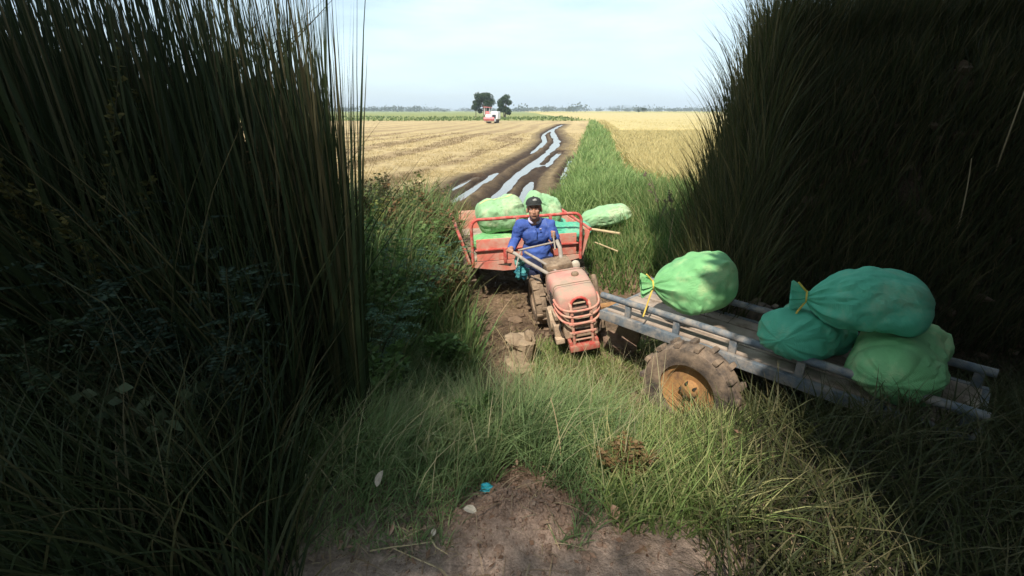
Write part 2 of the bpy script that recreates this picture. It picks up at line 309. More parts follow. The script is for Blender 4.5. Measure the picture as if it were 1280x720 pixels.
def build_ground():
    Y = np.concatenate([np.linspace(-60, .9, 40), np.arange(1.0, 10, .035), 10*np.exp(np.arange(0, 6.9, .0062))])
    t = np.linspace(-1, 1, 760); s = np.sign(t)*(.55*np.abs(t)+.45*np.abs(t)**2.2)
    YY, SS = np.meshgrid(Y, s, indexing='ij'); Wd = 7+1.25*np.abs(YY); XX = SS*Wd
    z, mud, strip, rice, bk, n1, n2, xr = height(XX, YY, True)
    d2 = np.hypot(XX, YY)
    straw = np.array([.40, .30, .155]); mudc = np.array([.075, .05, .035]); brown = np.array([.20, .135, .088]); road = np.array([.42, .31, .245]); green = np.array([.15, .19, .06]); gold = np.array([.55, .40, .12])
    c = np.ones(XX.shape+(3,))*straw
    # wind-rows of cut straw running away to the upper right
    a0 = G(438, 212); a1 = G(640, 160); dr = np.array([a1.x-a0.x, a1.y-a0.y]); dr /= np.hypot(*dr); nr = np.array([dr[1], -dr[0]])
    q = XX*nr[0]+YY*nr[1]; al = XX*dr[0]+YY*dr[1]
    rowv = rows(XX, YY); fade = np.clip(1.3-YY/120, .35, 1)
    rowd = sm(.50, .72, rowv)[..., None]*fade[..., None]
    c = c*(1-.72*rowd)+np.array([.24, .165, .09])*.72*rowd
    big = fbm(q*.22+4, al*.03+4, 2)[..., None]; c = c*(.86+.28*big)
    mix = lambda c, col, w: c*(1-w[..., None])+np.array(col)*w[..., None]
    nearmud = 1-sm(8.6, 12.5, YY+3*(n1)+.6*np.clip(XX, -4, 4)*0); c = mix(c, brown, nearmud*.92)
    c = mix(c, mudc*1.3, sm(.45, .7, fbm(XX*1.5+2, YY*1.5+8, 4))*nearmud*.8)
    mm = np.clip(mud*1.25-.12+.5*(fbm(XX*2.2, YY*2.2, 3)-.5), 0, 1)*sm(5, 8, YY); c = mix(c, mudc, mm*.95)
    wet = np.exp(-np.clip(z+.05, 0, 1)/.05)*sm(4, 6, YY)*(mud > .1); c = mix(c, mudc*.7, wet)
    c = mix(c, green, strip); c = mix(c, gold, rice*(1-strip))
    far = sm(112, 122, YY+8*(XX < -2)*0+10*n1); fg = fbm(XX*.004, YY*.02, 3)
    c = mix(c, np.array([.17, .20, .06]), far*(XX < xr+4)*.85)
    fr2 = sm(150, 260, YY); ban = sm(.42, .6, fbm(XX*.0015+9, np.log(np.maximum(YY, 1))*9, 3)); c = mix(c, np.array([.20, .235, .075]), fr2*ban)
    c = mix(c, road, 1-sm(1.45, 1.85, YY+.35*n1))
    c = mix(c, np.array([.36, .235, .17]), np.clip(np.exp(-(((XX-.02)/.34)**2+((YY-1.62)/.2)**2))*1.2, 0, 1))
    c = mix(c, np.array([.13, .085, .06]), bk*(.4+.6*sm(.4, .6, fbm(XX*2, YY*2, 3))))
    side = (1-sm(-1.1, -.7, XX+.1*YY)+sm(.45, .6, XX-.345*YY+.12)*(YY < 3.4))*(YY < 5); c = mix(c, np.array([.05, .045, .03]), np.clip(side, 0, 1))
    nr_, nc = XX.shape; idx = np.arange(nr_*nc).reshape(nr_, nc)
    quads = np.stack([idx[:-1, :-1], idx[:-1, 1:], idx[1:, 1:], idx[1:, :-1]], -1).reshape(-1, 4)
    m = bpy.data.materials.new('field_and_mud'); m.use_nodes = True; t = m.node_tree; b = t.nodes['Principled BSDF']
    at = t.nodes.new('ShaderNodeAttribute'); at.attribute_name = 'soil'
    co = t.nodes.new('ShaderNodeTexCoord'); prev = at.outputs['Color']
    for sc, lo, hi in ((.35, .86, 1.14), (3., .75, 1.25), (24., .66, 1.34), (110., .72, 1.28)):
        n = t.nodes.new('ShaderNodeTexNoise'); n.inputs['Scale'].default_value = sc; n.inputs['Detail'].default_value = 5; n.inputs['Roughness'].default_value = .65
        t.links.new(co.outputs['Object'], n.inputs['Vector'])
        mr = t.nodes.new('ShaderNodeMapRange'); mr.inputs['From Min'].default_value = .3; mr.inputs['From Max'].default_value = .7; mr.inputs['To Min'].default_value = lo; mr.inputs['To Max'].default_value = hi
        t.links.new(n.outputs['Fac'], mr.inputs[0]); v = t.nodes.new('ShaderNodeVectorMath'); v.operation = 'SCALE'; t.links.new(prev, v.inputs[0]); t.links.new(mr.outputs[0], v.inputs['Scale']); prev = v.outputs[0]; ln = n
    t.links.new(prev, b.inputs['Base Color']); b.inputs['Roughness'].default_value = .95; b.inputs['Specular IOR Level'].default_value = .1
    n = t.nodes.new('ShaderNodeTexNoise'); n.inputs['Scale'].default_value = 28; n.inputs['Detail'].default_value = 9; n.inputs['Roughness'].default_value = .7; t.links.new(co.outputs['Object'], n.inputs['Vector'])
    bp = t.nodes.new('ShaderNodeBump'); bp.inputs['Strength'].default_value = 1.0; bp.inputs['Distance'].default_value = .05; t.links.new(n.outputs['Fac'], bp.inputs['Height']); t.links.new(bp.outputs[0], b.inputs['Normal'])
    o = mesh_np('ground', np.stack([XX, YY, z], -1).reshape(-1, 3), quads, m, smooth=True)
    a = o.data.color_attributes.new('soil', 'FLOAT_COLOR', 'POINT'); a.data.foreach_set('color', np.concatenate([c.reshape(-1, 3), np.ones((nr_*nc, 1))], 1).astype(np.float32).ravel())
    tag(o, 'muddy rice field with cut straw rows, a rutted track and a dirt road verge', 'ground', kind='structure')
build_ground()
wm = bpy.data.materials.new('rut_water'); wm.use_nodes = True; b = wm.node_tree.nodes['Principled BSDF']
b.inputs['Base Color'].default_value = (.16, .13, .10, 1); b.inputs['Roughness'].default_value = .06; b.inputs['Specular IOR Level'].default_value = 1.0; b.inputs['IOR'].default_value = 1.6
n = wm.node_tree.nodes.new('ShaderNodeTexNoise'); n.inputs['Scale'].default_value = 3; bp = wm.node_tree.nodes.new('ShaderNodeBump'); bp.inputs['Strength'].default_value = .04
wm.node_tree.links.new(n.outputs['Fac'], bp.inputs['Height']); wm.node_tree.links.new(bp.outputs[0], b.inputs['Normal'])
tag(MB().add([(-9, 5, -.085), (16, 5, -.085), (16, 90, -.085), (-9, 90, -.085)], [(0, 1, 2, 3)]).build('water', wm), 'pale sky-reflecting water standing in the wheel ruts', 'water', kind='structure')

# far hills, tree line
hp = [(-420+i*21, 50*math.exp(-((i-20)/6)**2)+26*math.exp(-((i-29)/5)**2)*.8+3*random.random()) for i in range(41)]
hb = MB(); hb.prism([(-440, -5)]+hp+[(440, -5)], 0, 500); hm = mat('distant_wooded_hill', (.06, .085, .06), (.045, .065, .05), .95, .01, 0)
tag(hb.build('hills', hm, loc=(1150, 5200, 0)), 'low pale blue hill on the horizon at right', 'hill', kind='structure')

# ------------------------------------------------------------------ grass and leaves
def blades(name, P, H, wdt, stops, lean=.35, leandir=None, segs=4, curl=.5, trans=.35, label='', cat='grass', kind='stuff', parent=None, rnd=None, matobj=None, tip=.25):
    P = np.asarray(P, float); n = len(P); H = np.broadcast_to(H, (n,)).astype(float); wdt = np.broadcast_to(wdt, (n,)).astype(float)
    th = rng.uniform(0, 2*np.pi, n)
    D = np.stack([np.cos(th), np.sin(th)], 1)
    if leandir is not None: D = D*.8+np.asarray(leandir)[None]; D /= np.linalg.norm(D, axis=1)[:, None]
    ln = lean*(.3+1.2*rng.random(n)); fa = rng.uniform(0, 2*np.pi, n); Wv = np.stack([np.cos(fa), np.sin(fa), np.zeros(n)], 1)
    ts = np.linspace(0, 1, segs+1); rows = []
    for t in ts:
        bx = ln*(t*.55+curl*t**2.4); zz = t-.45*ln*curl*t**3
        c = P+np.stack([D[:, 0]*bx*H, D[:, 1]*bx*H, zz*H], 1)
        w = wdt*(1-t**1.7)*(.65+.6*min(1, t*4))*.5+wdt*.02
        rows.append(c-Wv*w[:, None]); rows.append(c+Wv*w[:, None])
    co = np.stack(rows, 1).reshape(-1, 3); k = 2*(segs+1); base = np.arange(n)[:, None]*k
    q = np.concatenate([base+np.array([[2*i, 2*i+1, 2*i+3, 2*i+2]]) for i in range(segs)], 0)
    r0 = rng.random(n) if rnd is None else rnd
    at = np.clip(r0[:, None]*(1-tip)+np.repeat(ts, 2)[None]*tip, 0, 1).ravel()
    o = mesh_np(name, co, q, matobj or leafmat(name+'_blade', stops, trans=trans), at, parent=parent)
    if label: tag(o, label, cat, kind=kind)
    return o
def leaves(P, Dv, ln, wd, n_extra=None):
    """diamond leaves: base points P, directions Dv"""
    P = np.asarray(P, float); Dv = np.asarray(Dv, float); n = len(P); Dv = Dv/np.linalg.norm(Dv, axis=1)[:, None]
    r = rng.normal(size=(n, 3)); S = np.cross(Dv, r); S /= np.linalg.norm(S, axis=1)[:, None]+1e-9; U = np.cross(S, Dv)
    ln = np.broadcast_to(ln, (n,))[:, None]; wd = np.broadcast_to(wd, (n,))[:, None]
    a = P; b = P+Dv*ln*.5+S*wd*.5+U*ln*.06; c = P+Dv*ln-U*ln*.05; d = P+Dv*ln*.5-S*wd*.5+U*ln*.06
    co = np.stack([a, b, c, d], 1).reshape(-1, 3); q = np.arange(n)[:, None]*4+np.array([[0, 1, 2, 3]])
    return co, q
def scatter(n, x0, x1, y0, y1, keep=None, zoff=-.02):
    X = rng.uniform(x0, x1, n); Y = rng.uniform(y0, y1, n)
    if keep is not None: k = keep(X, Y); X, Y = X[k], Y[k]
    return np.stack([X, Y, height(X, Y)+zoff], 1)
def px_of(X, Y, Z):
    zz = Y*cp-(Z-CAMZ)*sp; return 640+F*X/zz, 360-F*(Y*sp+(Z-CAMZ)*cp)/zz
GR_SHADE = [(.10, .155, .06), (.15, .225, .085), (.20, .28, .11), (.30, .33, .15), (.45, .42, .26)]  # colours lifted to stand in for skylight missing on the shaded verge
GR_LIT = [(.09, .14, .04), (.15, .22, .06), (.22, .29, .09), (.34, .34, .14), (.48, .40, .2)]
GR_DARK = [(.014, .024, .011), (.024, .038, .014), (.036, .05, .018), (.06, .06, .025), (.13, .10, .05)]  # part of the left thicket's deep shade is put into these colours

# foreground verge, shaded side
def k1(X, Y): return (fbm(X*2.2+1, Y*2.2+5, 3) > .28+.20*(1-sm(1.42, 1.65, Y)))&(X < .62-.55*np.maximum(Y-2.3, 0))&(np.hypot((X-.02)/.25, (Y-1.56)/.18) > 1)&(X > -.36*Y-.5)&~((Y > 3.0)&(X > -.42-.12*(Y-3)))
P = scatter(48000, -2.2, .8, 1.38, 4.4, k1); hh = rng.uniform(.14, .46, len(P))*(.5+fbm(P[:, 0]*2.4+7, P[:, 1]*2.4, 3))*(.3+.7*sm(1.4, 2.1, P[:, 1]))*(1-.3*sm(2.8, 3.4, P[:, 1])*(P[:, 0] > -.3))
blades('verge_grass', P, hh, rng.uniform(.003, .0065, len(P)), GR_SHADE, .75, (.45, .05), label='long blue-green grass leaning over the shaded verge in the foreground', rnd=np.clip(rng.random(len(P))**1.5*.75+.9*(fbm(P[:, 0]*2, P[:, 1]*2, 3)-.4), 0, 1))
P = scatter(900, -2.0, 1.3, 1.6, 3.6, lambda X, Y: X < .40*Y); blades('seeding_grass', P, rng.uniform(.3, .62, len(P)), rng.uniform(.0025, .005, len(P)), [(.2, .22, .10), (.4, .36, .2), (.5, .42, .26)], .5, (.35, 0), segs=5, label='scattered pale seeding stems rising out of the verge grass')
# sunlit verge at the right
def k2(X, Y): return ~((np.hypot(X-1.0, Y-2.55) < .28)&(rng.random(X.shape) > .2))&(X < .40*Y+.35)&(X > .25+.1*(3-Y))&(fbm(X*3+8, Y*3+2, 3) >.40-.08*(Y > 2.8))
P = scatter(30000, .15, 2.1, 1.45, 4.3, k2); hh = rng.uniform(.06, .30, len(P))*np.where(P[:, 1] < 2.6, 1.1, .6)
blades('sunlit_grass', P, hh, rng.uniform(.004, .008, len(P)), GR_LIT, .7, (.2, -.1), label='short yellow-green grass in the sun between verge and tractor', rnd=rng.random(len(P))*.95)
# trodden straw and dead weed lying on the mud
def k3(X, Y): return (fbm(X*2+3, Y*2+1, 3) > .5)&(X < .36*Y+.2)
P = scatter(13000, -1.2, 3.2, 2.4, 11, lambda X, Y: k3(X, Y)&((Y > 3.2)|(X > .15)), .0)
blades('trampled_straw', P, rng.uniform(.05, .16, len(P)), rng.uniform(.004, .009, len(P)), [(.12, .085, .05), (.22, .16, .09), (.34, .26, .14), (.14, .16, .05)], 1.7, label='flattened brown straw and weed trodden into the mud round the carts', cat='straw')
# tall thicket left of the tractor
def k4(X, Y):
    e = -.30-.20*(Y-3.6)+.25*(fbm(Y*2, Y*0+2, 3)-.5); return (X < e)&(X > -.42*Y-.9)
P = scatter(20000, -4.3, -.2, 3.3, 8.2, k4); top = 1.62-.75*np.exp(-((P[:, 0]+.5)/.5)**2)-.25*sm(6.0, 8.2, P[:, 1])
top = top*(.5+.5*sm(3.2, 4.6, P[:, 1]))*(.75+.5*fbm(P[:, 0]*1.2, P[:, 1]*1.2, 3))
blades('tall_grass', P, top*rng.uniform(.4, 1.0, len(P)), rng.uniform(.006, .020, len(P))*(1+.6*(rng.random(len(P)) > .8)), [(.075, .135, .045), (.11, .19, .06), (.15, .23, .075), (.23, .26, .10), (.36, .30, .16)], .42, (.15, -.05), segs=5, label='tall dark green grass crowding the mud track on its left side', rnd=rng.random(len(P))**1.4)
# brown weeds where the thicket meets the field
def k5(X, Y): return (X < -.75-.05*(Y-7))&(fbm(X*1.5, Y*1.5, 3) > .38)
P = scatter(9000, -5, -.7, 7.6, 11.5, k5)
blades('dry_weeds', P, rng.uniform(.15, .5, len(P)), rng.uniform(.008, .018, len(P)), [(.10, .06, .035), (.20, .12, .06), (.13, .14, .045), (.3, .22, .11)], .7, label='brown seeding weeds along the edge of the cut field at left', cat='weeds')
# grass strip between fields
def kst(X, Y):
    z, mud, strip, rice, bk, *_ = height(X, Y, True); return (strip > .35)&(bk < .1)
Yl = 8*np.exp(rng.random(70000)*2.75); Xl = rng.uniform(-.2, .42, 70000)*Yl; k = kst(Xl, Yl); Xl, Yl = Xl[k], Yl[k]
P = np.stack([Xl, Yl, height(Xl, Yl)-.02], 1); rr = np.clip(.62*rng.random(len(P))+.55*(fbm(Xl*.5, Yl*.3, 3)-.35), 0, 1)
blades('bund_grass', P, rng.uniform(.2, .6, len(P))*(.6+.8*fbm(Xl*.8, Yl*.5, 3)), .010+.0011*Yl, [(.11, .18, .05), (.17, .26, .08), (.24, .33, .11), (.34, .37, .15), (.44, .40, .2)], .55, (.1, -.1), segs=3, label='light green grass on the bund between cut field and standing rice', rnd=rr)
# grass on the earth edge right of the cart
def k6(X, Y): return (X > 1.0+.08*(Y-6)+.25*(fbm(Y, Y*0, 2)-.5))&(X < .36*Y+.3)&(bankmask(X, Y)*(Y < 8.6) < .2)
P = scatter(22000, .9, 4.4, 5.7, 9.6, k6)
hh = rng.uniform(.2, .75, len(P))*(.5+.8*sm(1.3, 2.6, P[:, 0]))*(.7+.6*fbm(P[:, 0]*2, P[:, 1]*2, 2))*(1-.35*sm(7.5, 9, P[:, 1]))
blades('roadside_grass', P, hh, rng.uniform(.007, .015, len(P)), [(.05, .10, .028), (.085, .16, .04), (.13, .22, .06), (.22, .26, .09), (.38, .32, .15)], .45, (-.1, -.1), label='uneven green grass on the earth edge behind the grey trailer', rnd=rng.random(len(P))**1.2)
# standing rice
def krc(X, Y):
    z, mud, strip, rice, bk, *_ = height(X, Y, True); return (rice > .5)&(strip < .5)&(bk < .1)
Yl = 9*np.exp(rng.random(150000)*2.35); Xl = rng.uniform(.13, .50, 150000)*Yl+.8; k = krc(Xl, Yl)&(Xl < .375*Yl+1.5); Xl, Yl = Xl[k], Yl[k]
P = np.stack([Xl, Yl, height(Xl, Yl)], 1)
blades('standing_rice', P, rng.uniform(.55, .78, len(P)), .010+.0017*Yl, [(.42, .34, .13), (.52, .42, .18), (.60, .49, .23), (.38, .36, .15)], .5, segs=3, label='ripe golden rice standing in the field at right', cat='rice', rnd=rng.random(len(P))*.8)
# rice canopy farther off: a closed, bumpy crop surface with its own edge
def rice_far():
    Ys = 45*np.exp(np.linspace(0, 2.0, 160)); s = np.linspace(0, 1, 150); YY, SS = np.meshgrid(Ys, s, indexing='ij')
    SR = path([(828, 262), (790, 228), (771, 200), (762, 172), (747, 153)]); x0 = np.interp(YY, SR[:, 1], SR[:, 0])+.7
    XX = x0+SS*(.75*YY+10); z = .62+.10*(fbm(XX*.9, YY*.9, 3)-.5)*2; z[0] = -.05; z[:, 0] = -.05; z[-1] = -.05; z[:, -1] = -.05
    n, c = XX.shape; i = np.arange(n*c).reshape(n, c)
    m = mat('rice_canopy', (.47, .38, .17), (.38, .30, .13), .95, 1.2, .8, bscale=6)
    o = mesh_np('rice_crop', np.stack([XX, YY, z], -1).reshape(-1, 3), np.stack([i[:-1, :-1], i[:-1, 1:], i[1:, 1:], i[1:, :-1]], -1).reshape(-1, 4), m, smooth=True)
    tag(o, 'far part of the golden rice field reaching to the horizon at right', 'rice', kind='stuff')
rice_far()
# stubble on the cut field
Yl = 9*np.exp(rng.random(60000)*1.75); Xl = rng.uniform(-.46, .16, 60000)*Yl
z, mud, strip, rice, bk, *_ = height(Xl, Yl, True); rv = rows(Xl, Yl); k = (mud < .35)&(strip < .2)&(rice < .2)&(fbm(Xl*1.2, Yl*1.2, 3) > .42); Xl, Yl, z, rv = Xl[k], Yl[k], z[k], rv[k]
blades('rice_stubble', np.stack([Xl, Yl, z], 1), rng.uniform(.04, .13, len(Xl)), .007+.0006*Yl, [(.16, .11, .055), (.26, .19, .085), (.40, .30, .14), (.52, .41, .21)], .8, segs=2, rnd=np.clip(1-sm(.42, .72, rv)*.75-.3*rng.random(len(Xl)), 0, 1), tip=.1, label='cut yellow stubble covering the harvested field', cat='stubble')

# ------------------------------------------------------------------ dark thicket at the left roadside
def k7(X, Y): return X < -.345*(Y*.938+.5)-.05
def thick(n, x0, x1, y0, y1, h0, h1, w0, w1, stops, nm, lb, lean=.3, ld=(.0, -.1), mask=None, pw=1.6):
    P = scatter(n, x0, x1, y0, y1, mask)
    # stand: edge blades stay upright
    return blades(nm, P, rng.uniform(h0, h1, len(P)), rng.uniform(w0, w1, len(P)), stops, lean, ld, segs=5, label=lb, rnd=rng.random(len(P))**pw)
def Zof(X, Y, z): return Y*cp-(z-CAMZ)*sp
def kl(z, m=0.): return lambda X, Y: X < -.337*Zof(X, Y, z)-m
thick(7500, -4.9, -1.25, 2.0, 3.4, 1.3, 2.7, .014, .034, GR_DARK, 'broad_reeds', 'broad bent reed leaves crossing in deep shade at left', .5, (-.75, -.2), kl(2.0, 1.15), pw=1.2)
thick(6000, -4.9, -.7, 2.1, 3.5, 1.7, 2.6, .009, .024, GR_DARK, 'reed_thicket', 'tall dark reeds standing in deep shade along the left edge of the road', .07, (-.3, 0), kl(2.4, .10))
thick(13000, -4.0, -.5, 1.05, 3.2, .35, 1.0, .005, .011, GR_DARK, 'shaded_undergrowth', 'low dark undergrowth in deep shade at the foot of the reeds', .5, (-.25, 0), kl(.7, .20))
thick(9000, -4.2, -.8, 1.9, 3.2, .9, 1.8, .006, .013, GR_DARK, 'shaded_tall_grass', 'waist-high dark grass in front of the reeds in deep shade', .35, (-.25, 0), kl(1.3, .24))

# leafy shrubs
def shrub(name, label, loc, h, spread, nst, nlf, ll, lw, stops, group=None, fern=False, seed=0, dirb=(0, 0), trans=.3):
    t = thing(name, label, 'shrub', loc, group=group); st = MB(); P = []; D = []
    for i in range(nst):
        a = rng.uniform(0, 2*np.pi); s = spread*rng.uniform(.3, 1); tip = Vector((math.cos(a)*s+dirb[0], math.sin(a)*s*.8+dirb[1], h*rng.uniform(.6, 1)))
        pts = [Vector((tip.x*k**1.4, tip.y*k**1.4, tip.z*(k-.12*k*k)))+Vector(rng.normal(size=3)*.015*h*k) for k in (0, .25, .5, .75, 1)]
        st.tube(pts, [.0035*h+.001]*2+[.003*h, .002*h, .001], 5)
        for j in range(nlf):
            k = rng.uniform(.25, 1)*(len(pts)-1); q = int(min(k, 3.999)); p = pts[q].lerp(pts[q+1], k-q); b = rng.uniform(0, 2*np.pi); d = Vector((math.cos(b), math.sin(b), rng.uniform(-.3, .6)))
            if fern:
                L_ = rng.uniform(.7, 1.2)*ll*5; sd = d.cross(Vector((0, 0, 1))).normalized()
                for m_ in range(9):
                    c = p+d*L_*(m_+1)/9-Vector((0, 0, .25*L_*(m_/9)**2)); w = math.sin((m_+1.5)/10.5*math.pi)
                    for sg in (-1, 1): P.append(c); D.append((sd*sg+d*.35)*w)
            else: P.append(p); D.append(d)
    st.build('stem', M['greenstem'], t)
    D = np.array([list(d) for d in D]); P = np.array([list(p) for p in P]); n = len(P); l_ = ll*rng.uniform(.6, 1.2, n)
    co, q = leaves(P, D, l_, lw*rng.uniform(.7, 1.2, n))
    mesh_np('foliage', co, q, leafmat(name+'_leaf', stops, trans=trans), np.repeat(rng.random(n), 4), parent=t)
    return t
DG = [(.02, .038, .02), (.032, .055, .026), (.05, .075, .03)]
MG = [(.03, .06, .022), (.05, .09, .03), (.085, .12, .04)]
YG = [(.06, .075, .02), (.10, .11, .03), (.15, .14, .04)]
def at(x, y, Z, z=None):
    p = PZ(x, y, Z); return (p.x, p.y, gz(p.x, p.y) if z is None else z)
GS = 'shrubs in the shaded roadside thicket'
shrub('yellow_shrub', 'yellowish small-leaved shrub at the top left of the shaded thicket', at(90, 330, 2.2), 2.1, .5, 22, 190, .035, .018, [(.07, .07, .018), (.11, .10, .025), (.15, .12, .035)], GS)
shrub('feathery_shrub', 'dark feathery-leaved shrub in the middle of the shaded thicket', at(250, 420, 2.0), 1.45, .55, 16, 16, .03, .010, [(.018, .035, .024), (.028, .05, .032), (.04, .065, .04)], GS, fern=True)
shrub('feathery_shrub', 'dark feathery-leaved shrub low at the far left edge of the shaded thicket', at(50, 520, 2.0), 1.3, .5, 14, 14, .03, .010, DG, GS, fern=True)
shrub('brown_seeding_shrub', 'brown-tinged seeding shrub beside the tall reeds at the right end of the shaded thicket', at(350, 300, 2.3), 2.0, .2, 14, 110, .028, .012, [(.06, .04, .018), (.10, .065, .025), (.08, .075, .02)], GS)
shrub('broad_leaf_weed', 'pale broad-leaved weed among the dark undergrowth of the shaded thicket', at(225, 560, 1.85), .85, .3, 9, 9, .09, .04, [(.04, .06, .03), (.07, .09, .045), (.09, .11, .06)], GS)
GC = 'shrubs left of the mud track'
shrub('feathery_shrub', 'blue-green feathery mimosa shrub in the tall grass, lowest at the left', at(462, 440, 3.3), 1.1, .5, 14, 14, .03, .011, [(.06, .12, .075), (.09, .17, .10), (.13, .22, .12)], GC, fern=True)
shrub('feathery_shrub', 'blue-green feathery mimosa shrub between tall grass and cart wheel', at(500, 380, 4.3), 1.4, .6, 14, 13, .03, .012, [(.06, .12, .075), (.09, .17, .10), (.13, .22, .12)], GC, fern=True)
shrub('yellow_shrub', 'bushy yellow-green plant rising from the tall grass at left', at(463, 330, 5.2), 1.65, .45, 16, 110, .05, .022, [(.10, .13, .03), (.16, .19, .045), (.23, .23, .07)], GC)
shrub('green_shrub', 'reddish-brown seeding shrub at the field edge behind the tall grass', at(505, 300, 6.8), 1.6, .7, 18, 70, .045, .02, [(.22, .12, .06), (.26, .17, .08), (.15, .18, .06)], GC)
shrub('green_shrub', 'green leafy shrub at the track edge just left of the cart', at(545, 310, 6.3), 1.2, .35, 12, 60, .05, .02, MG, GC)
shrub('twiggy_shrub', 'thin sparse twig with few leaves rising above the field at the far left', at(447, 330, 4.6), 1.9, .14, 3, 13, .045, .022, MG, GC)
shrub('twiggy_shrub', 'low leafy weed with cut pale leaves in the middle of the tall grass', at(505, 470, 3.4), .62, .3, 8, 12, .07, .03, [(.07, .13, .05), (.12, .19, .08)], GC)

GW = 'leafy weeds in the tall grass left of the track'
for (x, y, Z, h, sp_, c_, lb) in ((480, 360, 5.6, 1.55, .35, 0, 'rust-topped leafy weed in the tall grass, second from the left edge of the clear view'), (530, 350, 5.4, 1.2, .3, 1, 'bright green leafy weed in the middle of the tall grass'), (560, 400, 4.9, .95, .25, 0, 'short rust-topped weed nearest the cart wheel'), (450, 400, 4.4, 1.3, .35, 1, 'bright green leafy weed at the left of the tall grass'), (470, 500, 3.0, .6, .28, 1, 'low bright green weed in the foreground grass at left'), (520, 300, 7.6, 1.1, .5, 0, 'wide rust-topped weed where tall grass meets the cut field'), (455, 300, 7.4, 1.3, .5, 2, 'wide yellow-topped weed where tall grass meets the cut field'), (500, 340, 6.2, 1.65, .4, 2, 'tall yellow-topped weed in the middle of the tall grass'), (545, 330, 6.0, 1.35, .35, 0, 'rust-topped weed just left of the red cart'), (470, 300, 6.4, 1.6, .4, 0, 'tall rust-topped weed at the back of the tall grass, left'), (515, 420, 4.3, 1.05, .35, 1, 'bright green bushy weed in front of the tall grass, centre'), (475, 440, 3.9, 1.1, .35, 1, 'bright green bushy weed in front of the tall grass, left'), (560, 460, 3.8, .6, .22, 1, 'small bright green weed at the edge of the mud pit'), (540, 285, 8.0, 1.2, .45, 0, 'rust-topped weed farthest back beside the wet ruts'), (600, 560, 2.7, .35, .16, 1, 'low green weed in the verge grass behind the cyan scrap'), (780, 600, 2.2, .26, .16, 0, 'low reddish weed in the sunlit verge grass')):
    shrub('leafy_weed', lb, at(x, y, Z), h*1.08, sp_, 18, 80, .06 if h > .4 else .03, .03 if h > .4 else .015, ([(.16, .09, .045), (.22, .14, .06), (.10, .14, .045)], [(.07, .13, .035), (.11, .19, .05), (.16, .25, .08)], [(.16, .15, .05), (.22, .2, .07), (.12, .16, .05)])[c_], GW)
# ------------------------------------------------------------------ right bank vegetation
def kb(X, Y): return (bankmask(X, Y) > .08)&(fbm(X*1.8+2, Y*1.8, 3) > .33)
P = scatter(60000, 1.2, 7.5, 3.7, 6.6, kb)
hb_ = np.where(P[:, 1] < 5.35, rng.uniform(.15, .5, len(P)), rng.uniform(.5, 1.2, len(P))); ed_ = bankmask(P[:, 0], P[:, 1]) < .95; hb_ = np.where(ed_, rng.uniform(.4, 1.35, len(P)), hb_)
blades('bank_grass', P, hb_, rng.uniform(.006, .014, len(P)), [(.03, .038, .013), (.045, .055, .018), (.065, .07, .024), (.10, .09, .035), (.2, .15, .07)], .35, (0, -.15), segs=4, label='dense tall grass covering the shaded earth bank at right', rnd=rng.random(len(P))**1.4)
def kb2(X, Y): return (X > .345*(Y*.95+.5)+.10)
P = scatter(18000, .7, 4.5, 1.0, 3.8, kb2)
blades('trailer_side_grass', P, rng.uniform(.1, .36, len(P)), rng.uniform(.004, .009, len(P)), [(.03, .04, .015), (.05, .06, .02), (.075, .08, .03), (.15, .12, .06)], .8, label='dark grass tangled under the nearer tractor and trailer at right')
GK = 'dry stalks on the right bank'
def stalk(label, loc, h, lean, heads=3, group=GK, m='bamboo', r=.007):
    t = thing('dry_stalk', label, 'stalk', loc, group=group); tip = Vector((lean[0], lean[1], h))
    pts = [Vector((tip.x*k*k, tip.y*k*k, tip.z*k)) for k in np.linspace(0, 1, 7)]; MB().tube(pts, [r*(1-.55*i/6) for i in range(7)], 6).build('stem', M[m], t)
    if heads:
        hd = MB()
        for i in range(heads):
            p = pts[6-i//2]+Vector(rng.normal(size=3)*.04); hd.tube([pts[5-i//2], p], .002, 4)
            for j in range(10): hd.ell(p+Vector(rng.normal(size=3)*.014), (.008, .008, .011), n=6, m=4)
        hd.build('seed_head', M['bark'], t)
    return t
p = at(1215, 300, 4.6); stalk('tall bare pale stalk on the shaded bank, nearest the top right corner', p, 1.5, (.05, 0), 0)
p = at(1196, 290, 4.3); stalk('short bare pale stalk on the shaded bank, left of the tallest one', p, .75, (-.08, 0), 0)
GD = 'seeding stalks at the rice edge'
stalk('brown seeding stalk leaning left at the rice edge, tallest of three', at(826, 300, 7.3), 1.05, (-.28, 0), 5, GD, 'bark')
stalk('brown seeding stalk leaning right at the rice edge, middle of three', at(816, 305, 7.0), .8, (.2, 0), 4, GD, 'bark')
stalk('brown seeding stalk at the rice edge, shortest of three', at(838, 300, 7.0), .7, (-.05, 0), 4, GD, 'bark')
stalk('bare white stalk standing in the grass behind the grey trailer', at(833, 330, 6.2), .75, (.02, 0), 0, None)
GP = 'pale dry stems in front of the mud pit'
for (x, y, Z, h, lx, lb) in ((650, 468, 3.9, .62, -.2, 'pale dry stem leaning left in front of the wooden stump, tallest of its cluster'), (662, 465, 3.9, .55, .08, 'pale dry stem standing upright in front of the wooden stump'), (672, 470, 3.8, .45, -.12, 'short pale dry stem right of the wooden stump'), (615, 400, 4.8, .5, .22, 'pale dry stem leaning right below the red cart'), (700, 610, 2.35, .42, -.06, 'seeding grass stem in the sunlit clump of the verge')):
    stalk(lb, at(x, y, Z), h, (lx, 0), 0, GP, 'bamboo', .0035)

